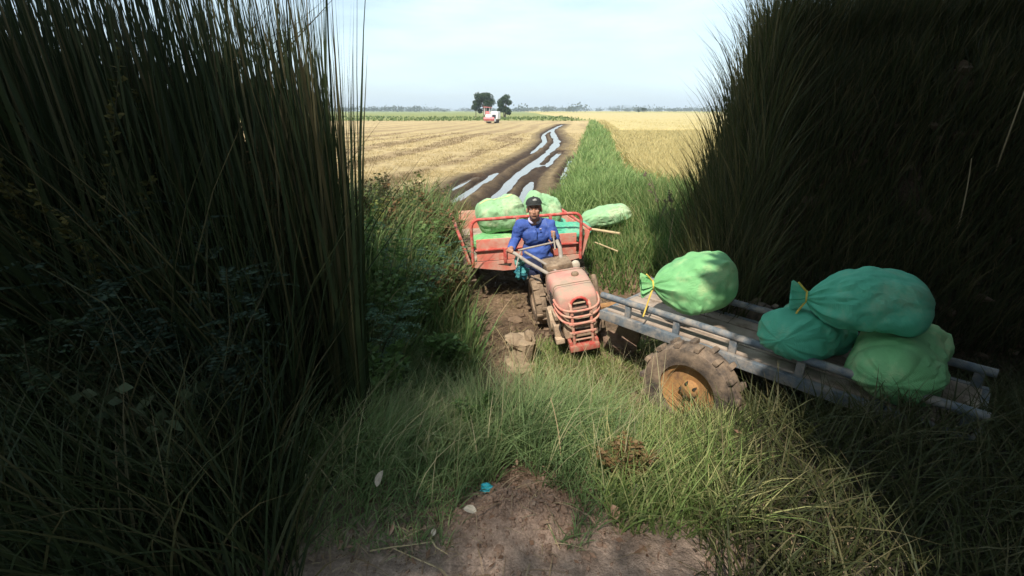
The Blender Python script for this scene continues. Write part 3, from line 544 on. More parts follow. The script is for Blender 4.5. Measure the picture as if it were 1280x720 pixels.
# ------------------------------------------------------------------ trees
def tree(name, label, loc, h, cw, ntr=1, nleaf=6000, ls=.35, stops=None, group=None, clumps=16, cz=.62, chh=.42, seed=1, trunk_r=.03, shape=None):
    r_ = np.random.default_rng(seed); t = thing(name, label, 'tree', loc, group=group); tb = MB()
    cl = shape or [(r_.uniform(-1, 1)*cw*.75, r_.uniform(-1, 1)*cw*.75, h*cz+r_.uniform(-1, 1)*h*chh*.8, cw*r_.uniform(.28, .5)) for _ in range(clumps)]
    for k in range(ntr):
        ox = (k-(ntr-1)/2)*cw*.35; base = Vector((ox*.5, 0, -.1)); top = Vector((ox, 0, h*cz))
        tb.tube([base, base.lerp(top, .4)+Vector((.02*h*r_.uniform(-1, 1), 0, 0)), top, top+Vector((0, 0, h*.2))], [trunk_r*h, trunk_r*h*.75, trunk_r*h*.45, trunk_r*h*.15], 9)
    for c in cl[:12]: tb.tube([(c[0]*.12, c[1]*.12, h*cz*.62), (c[0]*.55, c[1]*.55, h*cz*.5+c[2]*.45), c[:3]], [trunk_r*h*.4, trunk_r*h*.25, trunk_r*h*.1], 6)
    tb.build('trunk', M['bark'], t)
    per = nleaf//len(cl); Ps = []; Ds = []
    for c in cl:
        d = r_.normal(size=(per, 3)); d /= np.linalg.norm(d, axis=1)[:, None]; rad = c[3]*r_.random(per)**.45*(.8+.4*fbm(d[:, 0]*2+c[0], d[:, 1]*2+d[:, 2]*3, 2))
        Ps.append(np.array(c[:3])+d*rad[:, None]*np.array([1, 1, .8])); Ds.append(d+r_.normal(size=(per, 3))*.8)
    Pp = np.concatenate(Ps); Dd = np.concatenate(Ds); n = len(Pp)
    global rng; co, q = leaves(Pp, Dd, ls*r_.uniform(.6, 1.3, n), ls*.62)
    mesh_np('crown', co, q, leafmat(name+'_leaf', stops or [(.018, .04, .016), (.035, .065, .022), (.06, .095, .03)], trans=.2), np.repeat(r_.random(n), 4), parent=t)
    return t
FT = 'dark trees standing beyond the cut field'
def farpos(x, yb): p = G(x, yb); return (p.x, p.y, 0)
p = farpos(606, 146.5); Zt = p[1]
def hpx(px): return px*Zt/(F*cp)*1.0
H1 = hpx(26)
tree('field_tree', 'large rounded dark tree behind the harvester', (p[0], p[1], 0), H1, H1*.42, 2, 7000, H1*.055, clumps=16, group=FT, seed=3, cz=.6, chh=.42)
p = farpos(594, 146.5); tree('field_tree', 'low bushy dark tree left of the large rounded one', (p[0], p[1]+3, 0), H1*.62, H1*.26, 1, 3000, H1*.05, clumps=8, group=FT, seed=4)
p = farpos(631, 146.5); tree('field_tree', 'upright dark tree right of the large rounded one', (p[0], p[1]-4, 0), H1*.98, H1*.27, 2, 4500, H1*.055, clumps=12, group=FT, seed=12, cz=.52, chh=.40)
FS = 'small trees on the horizon at right'
for x, hw, ls_, lb, sd in ((805, 4.6, .5, 'small round tree on the horizon at right, the larger of the pair', 5), (798, 3.6, .4, 'thin small tree on the horizon at right, the smaller of the pair', 6)):
    q = G(x, 139.9); tree('horizon_tree', lb, (q.x*.55, q.y*.55, 0), hw*(1 if x > 800 else .9), hw*(.45 if x > 800 else .2), 1, 1800, ls_, clumps=8, group=FS, seed=sd, cz=.62, chh=.3)
def treeline():
    n = 360; X = rng.uniform(-780, 900, n); Y = rng.uniform(820, 1500, n); h = rng.uniform(4, 9.5, n)*np.where(rng.random(n) > .85, 1.35, 1)
    h = h*(.65+.7*fbm(X*.012, Y*0+2, 3)); P = []; D = []; S = []
    for i in range(n):
        k = 60; c = rng.normal(size=(k, 3))*np.array([h[i]*.75, h[i]*.4, h[i]*.26])+np.array([X[i], Y[i], h[i]*.5]); P.append(c); D.append(rng.normal(size=(k, 3))); S.append(np.full(k, h[i]*.36))
    P = np.concatenate(P); P[:, 2] = np.abs(P[:, 2]); co, q = leaves(P, np.concatenate(D), np.concatenate(S), np.concatenate(S)*.8)
    o = mesh_np('distant_woods', co, q, leafmat('distant_wood_leaf', [(.03, .05, .03), (.045, .07, .035), (.07, .09, .045)]), np.repeat(rng.random(len(P)), 4))
    tag(o, 'thin bluish line of far-off woods along the horizon', 'woods', kind='stuff')
    n = 9000; X = rng.uniform(-190, 60, n); Y = rng.uniform(112, 185, n); k = (fbm(X*.05, Y*.12, 3) > .50)|(np.abs(Y-118-4*(fbm(X*.05, X*0, 2))) < 2.0); k &= ~((X > -9)&(X < 3)&(Y < 116)); X, Y = X[k], Y[k]
    blades('far_field_scrub', np.stack([X, Y, X*0], 1), rng.uniform(.2, .75, len(X)), .45, [(.07, .11, .03), (.12, .17, .045), (.2, .23, .08)], .5, segs=2, label='low green scrub on the bunds at the far end of the cut field', cat='scrub')
treeline()
# unseen trees; two broad ones added to darken both verges, above and beside the viewpoint
RT = 'roadside trees shading the verges'
def over(sh, name_lb, loc, h, n, seed, ls=.16):
    x0, y0 = loc; s = [(a-x0, b-y0, c, r) for a, b, c, r in sh]
    return tree('unseen_shade_tree', name_lb, (x0, y0, .55), h, 2.0, 1, n, ls, [(.02, .045, .018), (.035, .07, .025), (.055, .09, .03)], RT, seed=seed, trunk_r=.03, shape=s)
def target_crowns(tg, hgt, r):  # leaf clumps set on the sun's path to the spots to shade
    o = []
    for x, y, z in tg:
        q = (hgt-z)/SUNV.z; o.append((x+SUNV.x*q, y+SUNV.y*q, hgt-.55+random.uniform(-.2, .3), r))
    return o
tl = [(x, y, 1.4) for x in (-5.5, -4.6, -3.7, -2.8) for y in (1.6, 2.6, 3.6, 4.6)]+[(-1.9, 1.6, 1.2), (-1.9, 2.5, 1.4), (-1.3, 1.6, .9)]
ov = [(x, y, 3.8+.26*max(0, y)+random.uniform(-.1, .3), .75) for x in (-5.8, -5.0, -4.2, -3.4) for y in (.4, 1.5, 2.6, 3.7)]
over(target_crowns(tl, 5.4, .75)+ov, 'broad unseen tree added to shade the left verge', (-5.6, -1.6), 6.2, 80000, 21, .25)
# a taller tree stands farther back: its shadow lies over the foreground while the sky stays open
tf = [(-.9, 1.6, .6), (-.9, 2.5, .6), (-.2, 1.4, .5), (-.45, 2.3, .5), (-1.2, 3.4, .9), (.4, 1.1, .6), (-.75, 3.1, .4), (-1.2, 1.0, .6)]
over(target_crowns(tf, 13.0, .75), 'tall roadside tree standing farther back behind the viewpoint', (-8.0, -11.5), 13.6, 7000, 23, .09)
tr = [(x, y, 1.2) for x in (2.15, 2.7, 3.4, 4.4) for y in (1.2, 2.0, 2.9)]+[(x, y, 2.2) for x in (2.3, 3.1, 3.9, 4.8, 5.7, 6.5) for y in (3.8, 4.7, 5.5)]+[(2.0, 4.3, 2.2), (2.1, 4.5, 1.9)]
ov = [(x, y, 3.55+.28*max(0, y)+random.uniform(-.05, .3), .72) for x in (1.6, 2.3, 3.0, 3.8, 4.6, 5.5) for y in (-.6, .4, 1.3, 2.2, 3.2, 4.2) if y < 2.5 or x > 2.5]
hw = [(x, -.9+random.uniform(-.3, .3), z-.3, .7) for x in (2.0, 2.8, 3.6, 4.6, 5.8) for z in (1.2, 2.2, 3.2)]+[(6.6, y, z-.3, .9) for y in (-.2, 1.2, 2.6) for z in (1.6, 2.9, 4)]  # low hedge-like clumps added to block skylight from behind and the right
over(target_crowns(tr, 5.6, .62)+ov+hw, 'broad unseen tree added to shade the right verge', (1.6, -2.4), 6.6, 160000, 22, .27)

# ------------------------------------------------------------------ sacks
def sack(label, loc, L_, W_, H_, rot, m='sack', seed=0, tied=False, group='green sacks of rice', parent=None, stripe=None, flat=.0):
    s = MB(); n, k = 96, 72; vs = []
    for j in range(k+1):
        u = -1+2*j/k
        r = (1-abs(u)**4.5)**.5 if not (tied and u < 0) else ((1-abs(u)**2.0)**.75*.95+.05)
        for i in range(n):
            th = 2*math.pi*i/n; c, d = math.cos(th), math.sin(th)
            sx = math.copysign(abs(c)**.85, c); sz = math.copysign(abs(d)**.85, d)
            no = float(fbm(u*1.6+seed, c*1.3+d*1.1+seed*2, 3))-.5; no2 = float(fbm(u*5+seed, c*3+d*4+seed, 2))-.5
            cr = 1-abs(2*float(fbm(u*2.6+seed*5, c*2.1+d*2.6+seed, 3))-1); cr2 = 1-abs(2*float(fbm(u*3+seed*2, c*3.5+d*4.5+seed*7, 2))-1)
            rr = r*(1+.32*no+.05*no2-.055*max(0, cr-.6)/.4-.018*max(0, cr2-.6)/.4)
            e = abs(u)**4*.10 if not tied else (max(0, -u)**2)*.12; rr *= 1+e*math.sin(th*9+seed)+.5*e*math.sin(th*17)
            # seams: ridge at the sewn mouth
            z = sz*rr*H_/2; z = max(z, -H_*.40+.02*no2)
            vs.append((u*L_/2*(1+.05*no), sx*rr*W_/2, z+.04*H_*math.sin(u*2.5+seed)))
    s.add(vs, [(j*n+i, j*n+(i+1) % n, (j+1)*n+(i+1) % n, (j+1)*n+i) for j in range(k) for i in range(n)]+[tuple(range(n)), tuple(range(k*n+n-1, k*n-1, -1))])
    parts = tied or stripe
    t = thing('rice_sack', label, 'sack', loc, rot, group)
    s.build('sack_body', M[m], t)
    if tied:
        nk = MB(); vs = []
        for j, (x, r) in enumerate(((0, .04), (-.03, .028), (-.06, .05), (-.11, .075), (-.12, .07))):
            for i in range(28): th = 2*math.pi*i/28; q = r*(1+(.35 if j > 1 else .1)*math.sin(i*2.9)); vs.append((-L_/2+.03+x, q*math.cos(th), q*math.sin(th)))
        nk.add(vs, [(j*28+i, j*28+(i+1) % 28, (j+1)*28+(i+1) % 28, (j+1)*28+i) for j in range(4) for i in range(28)]); nk.build('gathered_neck', M[m], t)
        tw = MB(); tw.tube([(-L_/2, .034*math.cos(a), .034*math.sin(a)) for a in np.linspace(0, 6.3, 14)], .006, 6); tw.tube([(-L_/2, .0, -.03), (-L_/2-.04, -.10, -.07), (-L_/2-.09, -.14, -.20)], .0065, 6); tw.tube([(-L_/2, .0, .03), (-L_/2-.05, -.03, .10)], .006, 6); tw.build('twine', M['twine'], t)
    if stripe:
        b = MB(); rows = []
        for j in range(9, k-8):
            for i in (stripe, stripe+1, stripe+2):
                v = Vector(vs[j*n+i % n]); c_ = Vector((v.x, 0, 0)); rows.append(v+(v-c_).normalized()*.003)
        m_ = k-17; b.add(rows, [(j*3+i, j*3+i+1, (j+1)*3+i+1, (j+1)*3+i) for j in range(m_-1) for i in range(2)]); b.build('stripe', M['stripe'], t)
    return t

# ------------------------------------------------------------------ wheels
def wheel(parent, c, r, w, name='wheel', tyre='tyre', rim='rim', rot=None, lugs=26):
    e = MB(); pr = [(r*.60, -w*.42), (r*.80, -w*.52), (r*.95, -w*.46), (r, -w*.25), (r*1.01, 0), (r, w*.25), (r*.95, w*.46), (r*.80, w*.52), (r*.60, w*.42)]
    n = 40; vs = []
    for a, h in pr:
        for i in range(n): th = 2*math.pi*i/n; vs.append((h, a*math.cos(th), a*math.sin(th)))
    m_ = len(pr); e.add(vs, [(j*n+i, j*n+(i+1) % n, ((j+1) % m_)*n+(i+1) % n, ((j+1) % m_)*n+i) for j in range(m_) for i in range(n)])
    for i in range(lugs):
        th = 2*math.pi*i/lugs; s = 1 if i % 2 else -1
        e.box((s*w*.23, r*1.015*math.cos(th), r*1.015*math.sin(th)), (w*.52, r*.10, r*.11), (th, 0, 0), bev=.006)
    o = e.build(name, M[tyre], parent, loc=c, rot=rot)
    d = MB().lathe([(r*.62, -w*.36), (r*.62, -w*.30), (r*.50, -w*.22), (r*.46, -w*.06), (r*.20, -w*.02), (r*.17, -w*.22), (r*.14, -w*.26), (.001, -w*.27), (.001, w*.1), (r*.2, w*.12), (r*.46, w*.1), (r*.62, w*.36)], 32, ax='x', cap=False)
    rm = d.build('rim', M[rim], o)
    if r > .3:
        for i in range(5): th = 2*math.pi*i/5; MB().lathe([(.011, -w*.30), (.011, -w*.02)], 6, c=(0, r*.157*math.cos(th), r*.157*math.sin(th)), ax='x').build('bolt', M['darkmetal'], o)
    return o

# ------------------------------------------------------------------ red cart
def cart(label, loc, rot, w=.66, ln=1.8, wheels=True, rail_h=.52, group='red carts'):
    t = thing('farm_cart', label, 'cart', loc, rot, group)
    MB().box((0, ln/2, .56), (2*w-.06, ln-.02, .035), bev=.006).build('floor', M['plank'], t)
    # front board: two planks over a lip with cut corners
    MB().box((0, 0, .79), (2*w-.10, .022, .12), bev=.004).build('front_board', M['redboard'], t)
    MB().box((0, .002, .655), (2*w-.10, .020, .13), bev=.004).build('front_board', M['redboard'], t)
    lip = MB(); lip.prism([(-w, .585), (w, .585), (w, .545), (w*.55, .475), (-w*.45, .46), (-w, .525)], -.03, -.012); lip.build('front_lip', M['redboard'], t)
    MB().prism([(-w*.55, .548), (-w*.30, .548), (-w*.33, .515)], -.035, -.029).build('lip_slot', M['darkmetal'], t)
    r = MB(); top = .60+rail_h-.03; rad = .09; pts = [(-w, 0, .53)]
    pts += [(-w+rad-rad*math.cos(a), 0, top-rad+rad*math.sin(a)) for a in np.linspace(0, math.pi/2, 7)]
    pts += [(x, 0, top+random.uniform(-.003, .003)) for x in np.linspace(-w+rad+.05, w-rad-.05, 9)]
    pts += [(w-rad+rad*math.sin(a), 0, top-rad+rad*math.cos(a)) for a in np.linspace(0, math.pi/2, 7)]+[(w, 0, .53)]
    r.tube([(x, y-.022, z) for x, y, z in pts], .019, 10); r.build('top_rail', M['redrail'], t)
    for x, z0, z1 in ((-.12*w/.66, .85, top), (-w*.42, .56, .73), (w*.42, .85, top)) if w > .5 else ((0, .85, top),):
        MB().box((x, -.026, (z0+z1)/2), (.036, .03, z1-z0)).build('post', M['redrail'], t)
    MB().box((0, -.024, .728), (2*w-.06, .026, .016), bev=.003).build('cross_rail', M['redrail'], t)
    for s in (-1, 1):
        sd = MB(); sd.prism([(0, .56), (ln, .56), (ln, .86), (0, .86)], 0, .02, lambda x, z, y: (s*(w+.02)-s*.0+s*(y+(z-.56)*.28), x, z)); sd.build('side_board', M['redboard'], t)
        sr = MB(); sr.tube([(s*(w+.13), .0, .88), (s*(w+.14), ln, .88)], .017, 8); 
        for k in range(4): sr.box((s*(w+.085), .05+k*(ln-.1)/3, .72), (.028, .035, .34), (0, s*.27, 0))
        sr.build('side_frame', M['redrail'], t)
    MB().box((0, ln, .70), (2*w, .02, .30), bev=.004).build('tail_board', M['redboard'], t)
    MB().tube([(-w-.02, ln*.55, .34), (w+.02, ln*.55, .34)], .03, 10).box((-w*.5, ln/2, .515), (.06, ln, .05)).box((w*.5, ln/2, .515), (.06, ln, .05)).box((0, ln*.55, .44), (.9*w*2, .06, .08)).build('chassis', M['darkmetal'], t)
    if wheels:
        for s in (-1, 1): wheel(t, (s*(w+.0), ln*.42, .36), .34, .16, rot=(0, 0, 0 if s < 0 else math.pi), tyre='tyre', rim='rim')
    return t
CY = R(11)
c1 = cart('red cart loaded with green sacks, towed behind the seated driver', (.20, 5.52, -.04), (R(0), R(-1.5), CY), .655, 1.75)
MB().box((.05, -.30, .50), (.42, .30, .045)).build('driver_seat', M['plank'], c1)
MB().tube([(0, .3, .48), (.03, -.3, .44), (.07, -.75, .40)], .032, 10).build('drawbar', M['mudmetal'], c1)
SG = 'green sacks lying in the red cart'
sack('plump pale green sack bulging over the red cart rail left of the driver', PZ(626, 269, 6.05), .62, .56, .47, (R(-8), R(-16), R(12)), 'sackpale', 3, stripe=27, group=SG)
sack('green sack lying flat under the plump one in the red cart', PZ(612, 296, 6.0)-Vector((-.12, 0, .04)), .72, .5, .20, (0, 0, R(20)), 'sack', 6, group=SG)
sack('upright pale green sack standing in the red cart right behind the driver', PZ(677, 266, 6.35), .52, .5, .50, (0, R(12), R(8)), 'sackpale', 9, group=SG)
sack('turquoise sack behind the right end of the front rail of the red cart', PZ(703, 290, 6.0), .54, .5, .26, (0, R(4), R(5)), 'sacktur', 12, group=SG)
sack('flat turquoise sack sticking out past the right side of the red cart', PZ(712, 284, 6.75), .60, .45, .22, (0, R(2), R(10)), 'sacktur', 15, group=SG)
sack('dark green sack lying at the back of the red cart behind the plump one', PZ(655, 272, 7.0), .9, .5, .36, (0, 0, R(15)), 'sack', 18, group=SG)
p = PZ(757, 269, 7.6); sack('long pale green sack lying on the grass right of the red cart', (p.x, p.y, gz(p.x, p.y)+.26), .82, .42, .34, (0, R(-12), R(8)), 'sackpale', 21, group='loose sacks on the grass')

# ------------------------------------------------------------------ hand tractor (nose towards -Y)
def tractor(label, loc, rot, handles=None, tk=.245, group='red two-wheeled hand tractors'):
    t = thing('hand_tractor', label, 'tractor', loc, rot, group)
    # hood: rounded shell, sloping towards the nose
    h = MB(); vs = []; ys = [0, .015, .05, .12, .25, .40, .52, .56]; n = 28
    for j, y in enumerate(ys):
        top = .555+.05*min(1, y/.35)-.0; inset = [.045, .02, .006, 0, 0, 0, .006, .03][j]
        for i in range(n):
            a = math.pi*i/(n-1); c, s = math.cos(a), math.sin(a); sx = math.copysign(abs(c)**.27, c); sz = s**.32 if s > 0 else 0
            wx = (.185+.012*min(1, y/.3)-inset*.5); vs.append((-sx*wx, y, .33+(top-.33-inset)*sz))
    h.add(vs, [(j*n+i, j*n+i+1, (j+1)*n+i+1, (j+1)*n+i) for j in range(len(ys)-1) for i in range(n-1)]+[tuple(range(n)), tuple(range((len(ys)-1)*n+n-1, (len(ys)-1)*n-1, -1))])
    ho = h.build('hood', M['hood'], t)
    for y in (.135, .47): MB().tube([(-.1965, y, .36), (-.197, y, .50), (-.188, y, .583), (-.165, y, .6015), (0, y, .6035), (.165, y, .6015), (.188, y, .583), (.197, y, .50), (.1965, y, .36)], .0035, 6).build('seam_strip', M['mudmetal'], ho)
    MB().lathe([(.034, .0), (.036, .012), (.030, .024), (.012, .03)], 20, c=(.06, .33, .598)).build('fuel_cap', M['mudmetal'], ho)
    for k in range(4): MB().box((-.196, .24, .385+k*.035), (.010, .15, .012), bev=.002).build('side_louvre', M['darkmetal'], ho)
    for sx in (-1, 1): MB().box((sx*.196, .40, .40), (.014, .05, .022), bev=.003).build('hood_latch', M['mudmetal'], ho)
    # arched lamp opening on the nose
    ar = MB(); ar.tube([(-.075, -.012, .44)]+[(-.075*math.cos(a), -.014, .455+.065*math.sin(a)) for a in np.linspace(0, math.pi, 11)]+[(.075, -.012, .44)], .012, 8); ar.build('lamp_surround', M['redrail'], ho)
    MB().prism([(-.068, .43)]+[(-.066*math.cos(a), .452+.056*math.sin(a)) for a in np.linspace(0, math.pi, 11)]+[(.068, .43)], -.004, .01).build('lamp_opening', M['darkmetal'], ho)
    MB().box((0, -.012, .468), (.11, .012, .012), bev=.002).build('lamp_bar', M['tanmetal'], ho)
    # radiator front with dark slots
    MB().box((0, .06, .235), (.31, .12, .22), bev=.015).build('radiator', M['tanmetal'], t)
    for z, w, hh_ in ((.375, .20, .06), (.285, .21, .045), (.205, .16, .03)): MB().box((.005, -.004, z), (w, .012, hh_), bev=.003).build('air_slot', M['darkmetal'], t)
    MB().box((0, .25, .29), (.36, .42, .10), bev=.01).build('hood_skirt', M['tanmetal'], t)
    # engine block and side castings
    e = MB(); e.box((0, .30, .17), (.30, .46, .22), bev=.02)
    e.build('engine_block', M['mudmetal'], t)
    fw = MB(); fw.lathe([(.02, -.245), (.11, -.245), (.125, -.225), (.125, -.18), (.05, -.17)], 26, c=(0, .27, .22), ax='x'); fw.build('flywheel', M['tanmetal'], t)
    for (c, d) in (((-.205, .08, .20), (.06, .09, .11)), ((-.20, .12, .33), (.04, .16, .05)), ((.205, .10, .22), (.06, .12, .14)), ((-.20, .02, .12), (.08, .07, .05)), ((.20, .27, .14), (.07, .16, .13))): MB().box(c, d, bev=.008).build('engine_casting', M['tanmetal'] if c[0] < 0 else M['mudmetal'], t)
    MB().tube([(.21, .30, .28), (.25, .30, .36), (.25, .36, .50), (.25, .40, .53)], .026, 10).build('exhaust_pipe', M['mudmetal'], t)
    ms = MB()
    for k in range(26): ms.ell((random.choice((-1, 1))*random.uniform(.11, .165), random.uniform(.1, .5), random.uniform(.06, .26)), (random.uniform(.025, .05),)*3, lump=.9, seed=k, n=10, m=7, freq=1.5)
    mo_ = ms.build('caked_mud', M['mudmetal'], t); remesh(mo_, .012, 1)
    for sx in (-1, 1):
        MB().tube([(sx*.16, .05, .30), (sx*.19, .02, .24), (sx*.17, .0, .16), (sx*.12, .03, .10)], .010, 8).build('coolant_hose', M['darkmetal'], t)
    # tubular guard
    g = MB()
    for x in (-.085, .085): g.tube([(x, -.005, .47), (x, -.05, .455), (x, -.066, .40), (x*1.0, -.07, .12), (x, -.05, .06)], .0135, 8)
    def hoop(z, dz, wd=.20, y=-.085, r=.0105):
        pts = []
        for a in np.linspace(-1, 1, 17):
            x = wd*math.sin(a*math.pi/2); yy = y+(.20-y)*(abs(a)**3.0)*.75; pts.append((x, yy, z+dz*abs(a)**2.2))
        g.tube(pts, r, 8)
    hoop(.425, .05, .198); hoop(.365, .07, .200, -.08); hoop(.30, .08, .200, -.078)
    g.box((0, -.076, .30), (.24, .016, .018), bev=.003); g.box((0, -.076, .215), (.24, .016, .018), bev=.003); g.box((0, -.07, .14), (.17, .012, .012), bev=.003)
    for bx_ in (-.085, .085):
        for z in (.30, .215, .40): g.lathe([(.012, -.006), (.012, .0)], 6, c=(bx_, -.085, z), ax='y')
    g.build('grille_guard', M['red'], t)
    bp_ = MB(); bp_.box((0, -.065, .065), (.27, .075, .06), bev=.012); bp_.box((-.118, -.035, .10), (.03, .09, .05), bev=.006); bp_.box((.118, -.035, .10), (.03, .09, .05), bev=.006); bp_.build('bumper', M['bumper'], t)
    MB().box((0, .0, .015), (.18, .12, .05), bev=.01).build('tow_hook_plate', M['darkmetal'], t)
    # transmission, tool box, lamp, wheels
    tb_ = MB(); tb_.box((0, .78, .26), (.20, .50, .22), bev=.02); tb_.box((0, .66, .42), (.16, .2, .14), bev=.02); tb_.build('gearbox', M['mudmetal'], t)
    MB().box((-.03, .72, .585), (.27, .24, .085), (.06, 0, .05), bev=.02).build('tool_box', M['mudmetal'], t)
    MB().lathe([(.012, .0), (.035, .01), (.045, .05), (.045, .06), (.01, .07)], 18, c=(.155, .64, .56), ax='y').tube([(.155, .68, .56), (.13, .72, .48)], .009, 6).build('headlamp', M['greyleaf'], t)
    for s in (-1, 1): wheel(t, (s*tk, .88, .17), .25, .12, tyre='mudmetal' if s < 0 else 'darkmetal', rim='mudmetal', lugs=22, rot=(0, 0, 0 if s < 0 else math.pi))
    MB().tube([(-.24, .86, .17), (.24, .86, .17)], .035, 10).build('axle', M['mudmetal'], t)
    bl = MB()
    for x in (.225, .245): bl.tube([(x, .27+.13*math.sin(a) if a < math.pi else .72+.08*math.sin(a), .22+.12*math.cos(a)) for a in np.linspace(.0, 6.2, 18)], .006, 5)
    bl.build('drive_belt', M['darkmetal'], t)
    if handles:
        inv = (Matrix.Translation(Vector(loc))@Euler(rot).to_matrix().to_4x4()).inverted()
        for nm, pts, r in handles: MB().tube([inv@Vector(q) for q in pts], r, 10).build(nm, M['handle'], t)
    else:
        for s in (-1, 1): MB().tube([(s*.09, .70, .45), (s*.12, .95, .52), (s*.16, 1.2, .62), (s*.16, 1.32, .63)], .017, 8).build('handlebar', M['handle'], t)
    return t
HL = PZ(638, 316, 4.93); HR = PZ(692, 295, 4.97)
gb = PZ(702, 345, 4.72)
handles = [('handlebar', [PZ(705, 362, 4.62), PZ(690, 345, 4.68), PZ(660, 328, 4.80), PZ(644, 317, 4.90), HL+Vector((-.03, .06, .005))], .019),
           ('handlebar', [PZ(712, 356, 4.66), PZ(694, 338, 4.72), PZ(672, 324, 4.83), PZ(656, 315, 4.93)], .014),
           ('handlebar', [PZ(703, 350, 4.80), PZ(702, 330, 4.86), PZ(700, 310, 4.93), PZ(696, 301, 4.98)], .022),
           ('cross_bar', [PZ(648, 313, 4.93), PZ(665, 309, 4.90), PZ(692, 303, 4.95)], .010),
           ('clutch_lever', [PZ(694, 312, 4.93), HR+Vector((0, 0, -.02)), HR+Vector((0, 0, .045))], .009),
           ('stay_rod', [PZ(645, 335, 4.80), PZ(648, 322, 4.86), PZ(652, 312, 4.95)], .008)]
NOSE = PZ(722, 445, 4.38)
tractor('red two-wheeled hand tractor steered by the driver, nose turned to the road', (NOSE.x+.05, NOSE.y+.03, NOSE.z+.06), (R(1), R(-8), R(7)), handles)

# ------------------------------------------------------------------ grey trailer (runs along +x local)
def trailer(label, loc, rz, L_=1.45, w=.72, group='grey-blue trailers', rot=(0, 0), wheel_t=.98, wy=-.13):
    t = thing('farm_trailer', label, 'trailer', loc, (rot[0], rot[1], rz), group)
    b = MB(); b.box((L_/2, 0, 0), (L_, .045, .075), bev=.006); b.build('side_beam', M['greymetal'], t)
    MB().box((L_/2, w, 0), (L_, .045, .075), bev=.006).build('side_beam', M['greymetal'], t)
    MB().box((0.02, w/2, 0), (.045, w-.05, .07), bev=.006).build('end_beam', M['greymetal'], t)
    MB().box((L_-.02, w/2, 0), (.045, w-.05, .07), bev=.006).build('end_beam', M['greymetal'], t)
    for k in range(4):
        MB().box((L_/2, .105+k*(w-.21)/3, .028), (L_-.07, (w-.10)/4-.012, .024), (0, 0, 0), bev=.004).build('deck_plank', M['plank'], t)
    for y, s in ((.03, 1), (w-.03, -1)):
        MB().tube([(-.02, y, .155), (L_*.3, y, .157), (L_*.7, y, .153), (L_, y, .155)], .027, 12).build('side_rail', M['greymetal'], t)
        for x in (.24, .66, 1.08, 1.50, 1.92, 2.28): MB().box((min(x, L_-.05), y, .09), (.05, .028, .11), bev=.005).build('post', M['greymetal'], t)
    MB().tube([(wheel_t, -.06, -.20), (wheel_t, w+.06, -.20)], .028, 10).box((wheel_t, .06, -.11), (.05, .05, .16)).box((wheel_t, w-.06, -.11), (.05, .05, .16)).build('axle', M['mudmetal'], t)
    for y, fl in ((wy, 0), (w-wy, 1)): wheel(t, (wheel_t, y, -.22), .335, .17, rot=(0, 0, math.pi/2 if not fl else -math.pi/2), lugs=30)
    MB().tube([(.0, w/2, -.02), (-.12, w/2-.02, -.05), (-.20, w/2-.05, -.08)], .03, 8).box((-.22, w/2-.05, -.09), (.08, .06, .05)).build('hitch', M['rim'], t)
    return t
o1 = G(751, 392, .60); DIR = math.atan2(-.72, .69)
trailer('long grey-blue trailer loaded with sacks beside the tractor nose, ochre wheel on the grass', (o1.x, o1.y, .60), DIR, 2.35, .68, wheel_t=.93, wy=-.20)
p = PZ(860, 360, 3.62); sack('bright green sunlit sack tied with yellow twine on the front of the grey trailer', (p.x+.05, p.y+.03, p.z+.03), .60, .50, .46, (0, R(-6), R(-8)), 'sack', 31, tied=True, group='sacks piled on the grey trailer')
# mud-caked steel wheel lying under the trailer
q = G(778, 425, .22); t = thing('steel_wheel', 'brown mud-caked steel wheel leaning below the grey trailer', 'wheel', (q.x, q.y+.15, .22), (R(15), R(-10), R(70)))
MB().lathe([(.19, -.03), (.20, -.01), (.20, .03), (.17, .04), (.06, .05), (.05, .09), (.01, .1)], 26, ax='x', wob=.02).build('disc', M['mudmetal'], t)
MB().ell((-.02, 0, -.12), (.10, .2, .12), lump=.5, seed=4).build('caked_mud', M['clod'], t)

# ------------------------------------------------------------------ load in the shade at right
SG2 = 'sacks piled on the grey trailer'
def on_trailer(tx, ty, z): c_, s_ = math.cos(DIR), math.sin(DIR); return (o1.x+tx*c_-ty*s_, o1.y+tx*s_+ty*c_, .60+z)
sack('turquoise sack lying across the far end of the grey trailer deck, lowest of the pile', on_trailer(1.42, .34, .22), .80, .46, .34, (0, R(4), DIR+R(84)), 'sacktur', 35, group=SG2)
sack('green sack lying at the very end of the grey trailer deck', on_trailer(1.92, .34, .22), .80, .46, .36, (0, R(-3), DIR+R(95)), 'sack', 37, group=SG2)
sack('green sack tied with yellow twine, on top of the pile on the grey trailer', on_trailer(1.70, .30, .52), .62, .46, .38, (0, R(-6), DIR+R(14)), 'sacktur', 33, tied=True, group=SG2)
def stick(label, a, b, r, group='bamboo poles lying about'):
    a, b = Vector(a), Vector(b); t = MB(); pts = [a.lerp(b, k)-a for k in np.linspace(0, 1, 9)]; t.tube(pts, [r*(1.12 if i % 2 == 0 else .95) for i in range(9)], 8)
    o = t.build('bamboo_pole', M['bamboo']); o.location = a; tag(o, label, 'pole', group)
stick('split bamboo pole lying on the grass below the long pale sack', PZ(737, 286, 7.0), PZ(775, 292, 6.7), .018)
stick('thin pale stick lying on the mud edge right of the cart', PZ(744, 303, 6.6), PZ(772, 314, 6.2), .010)

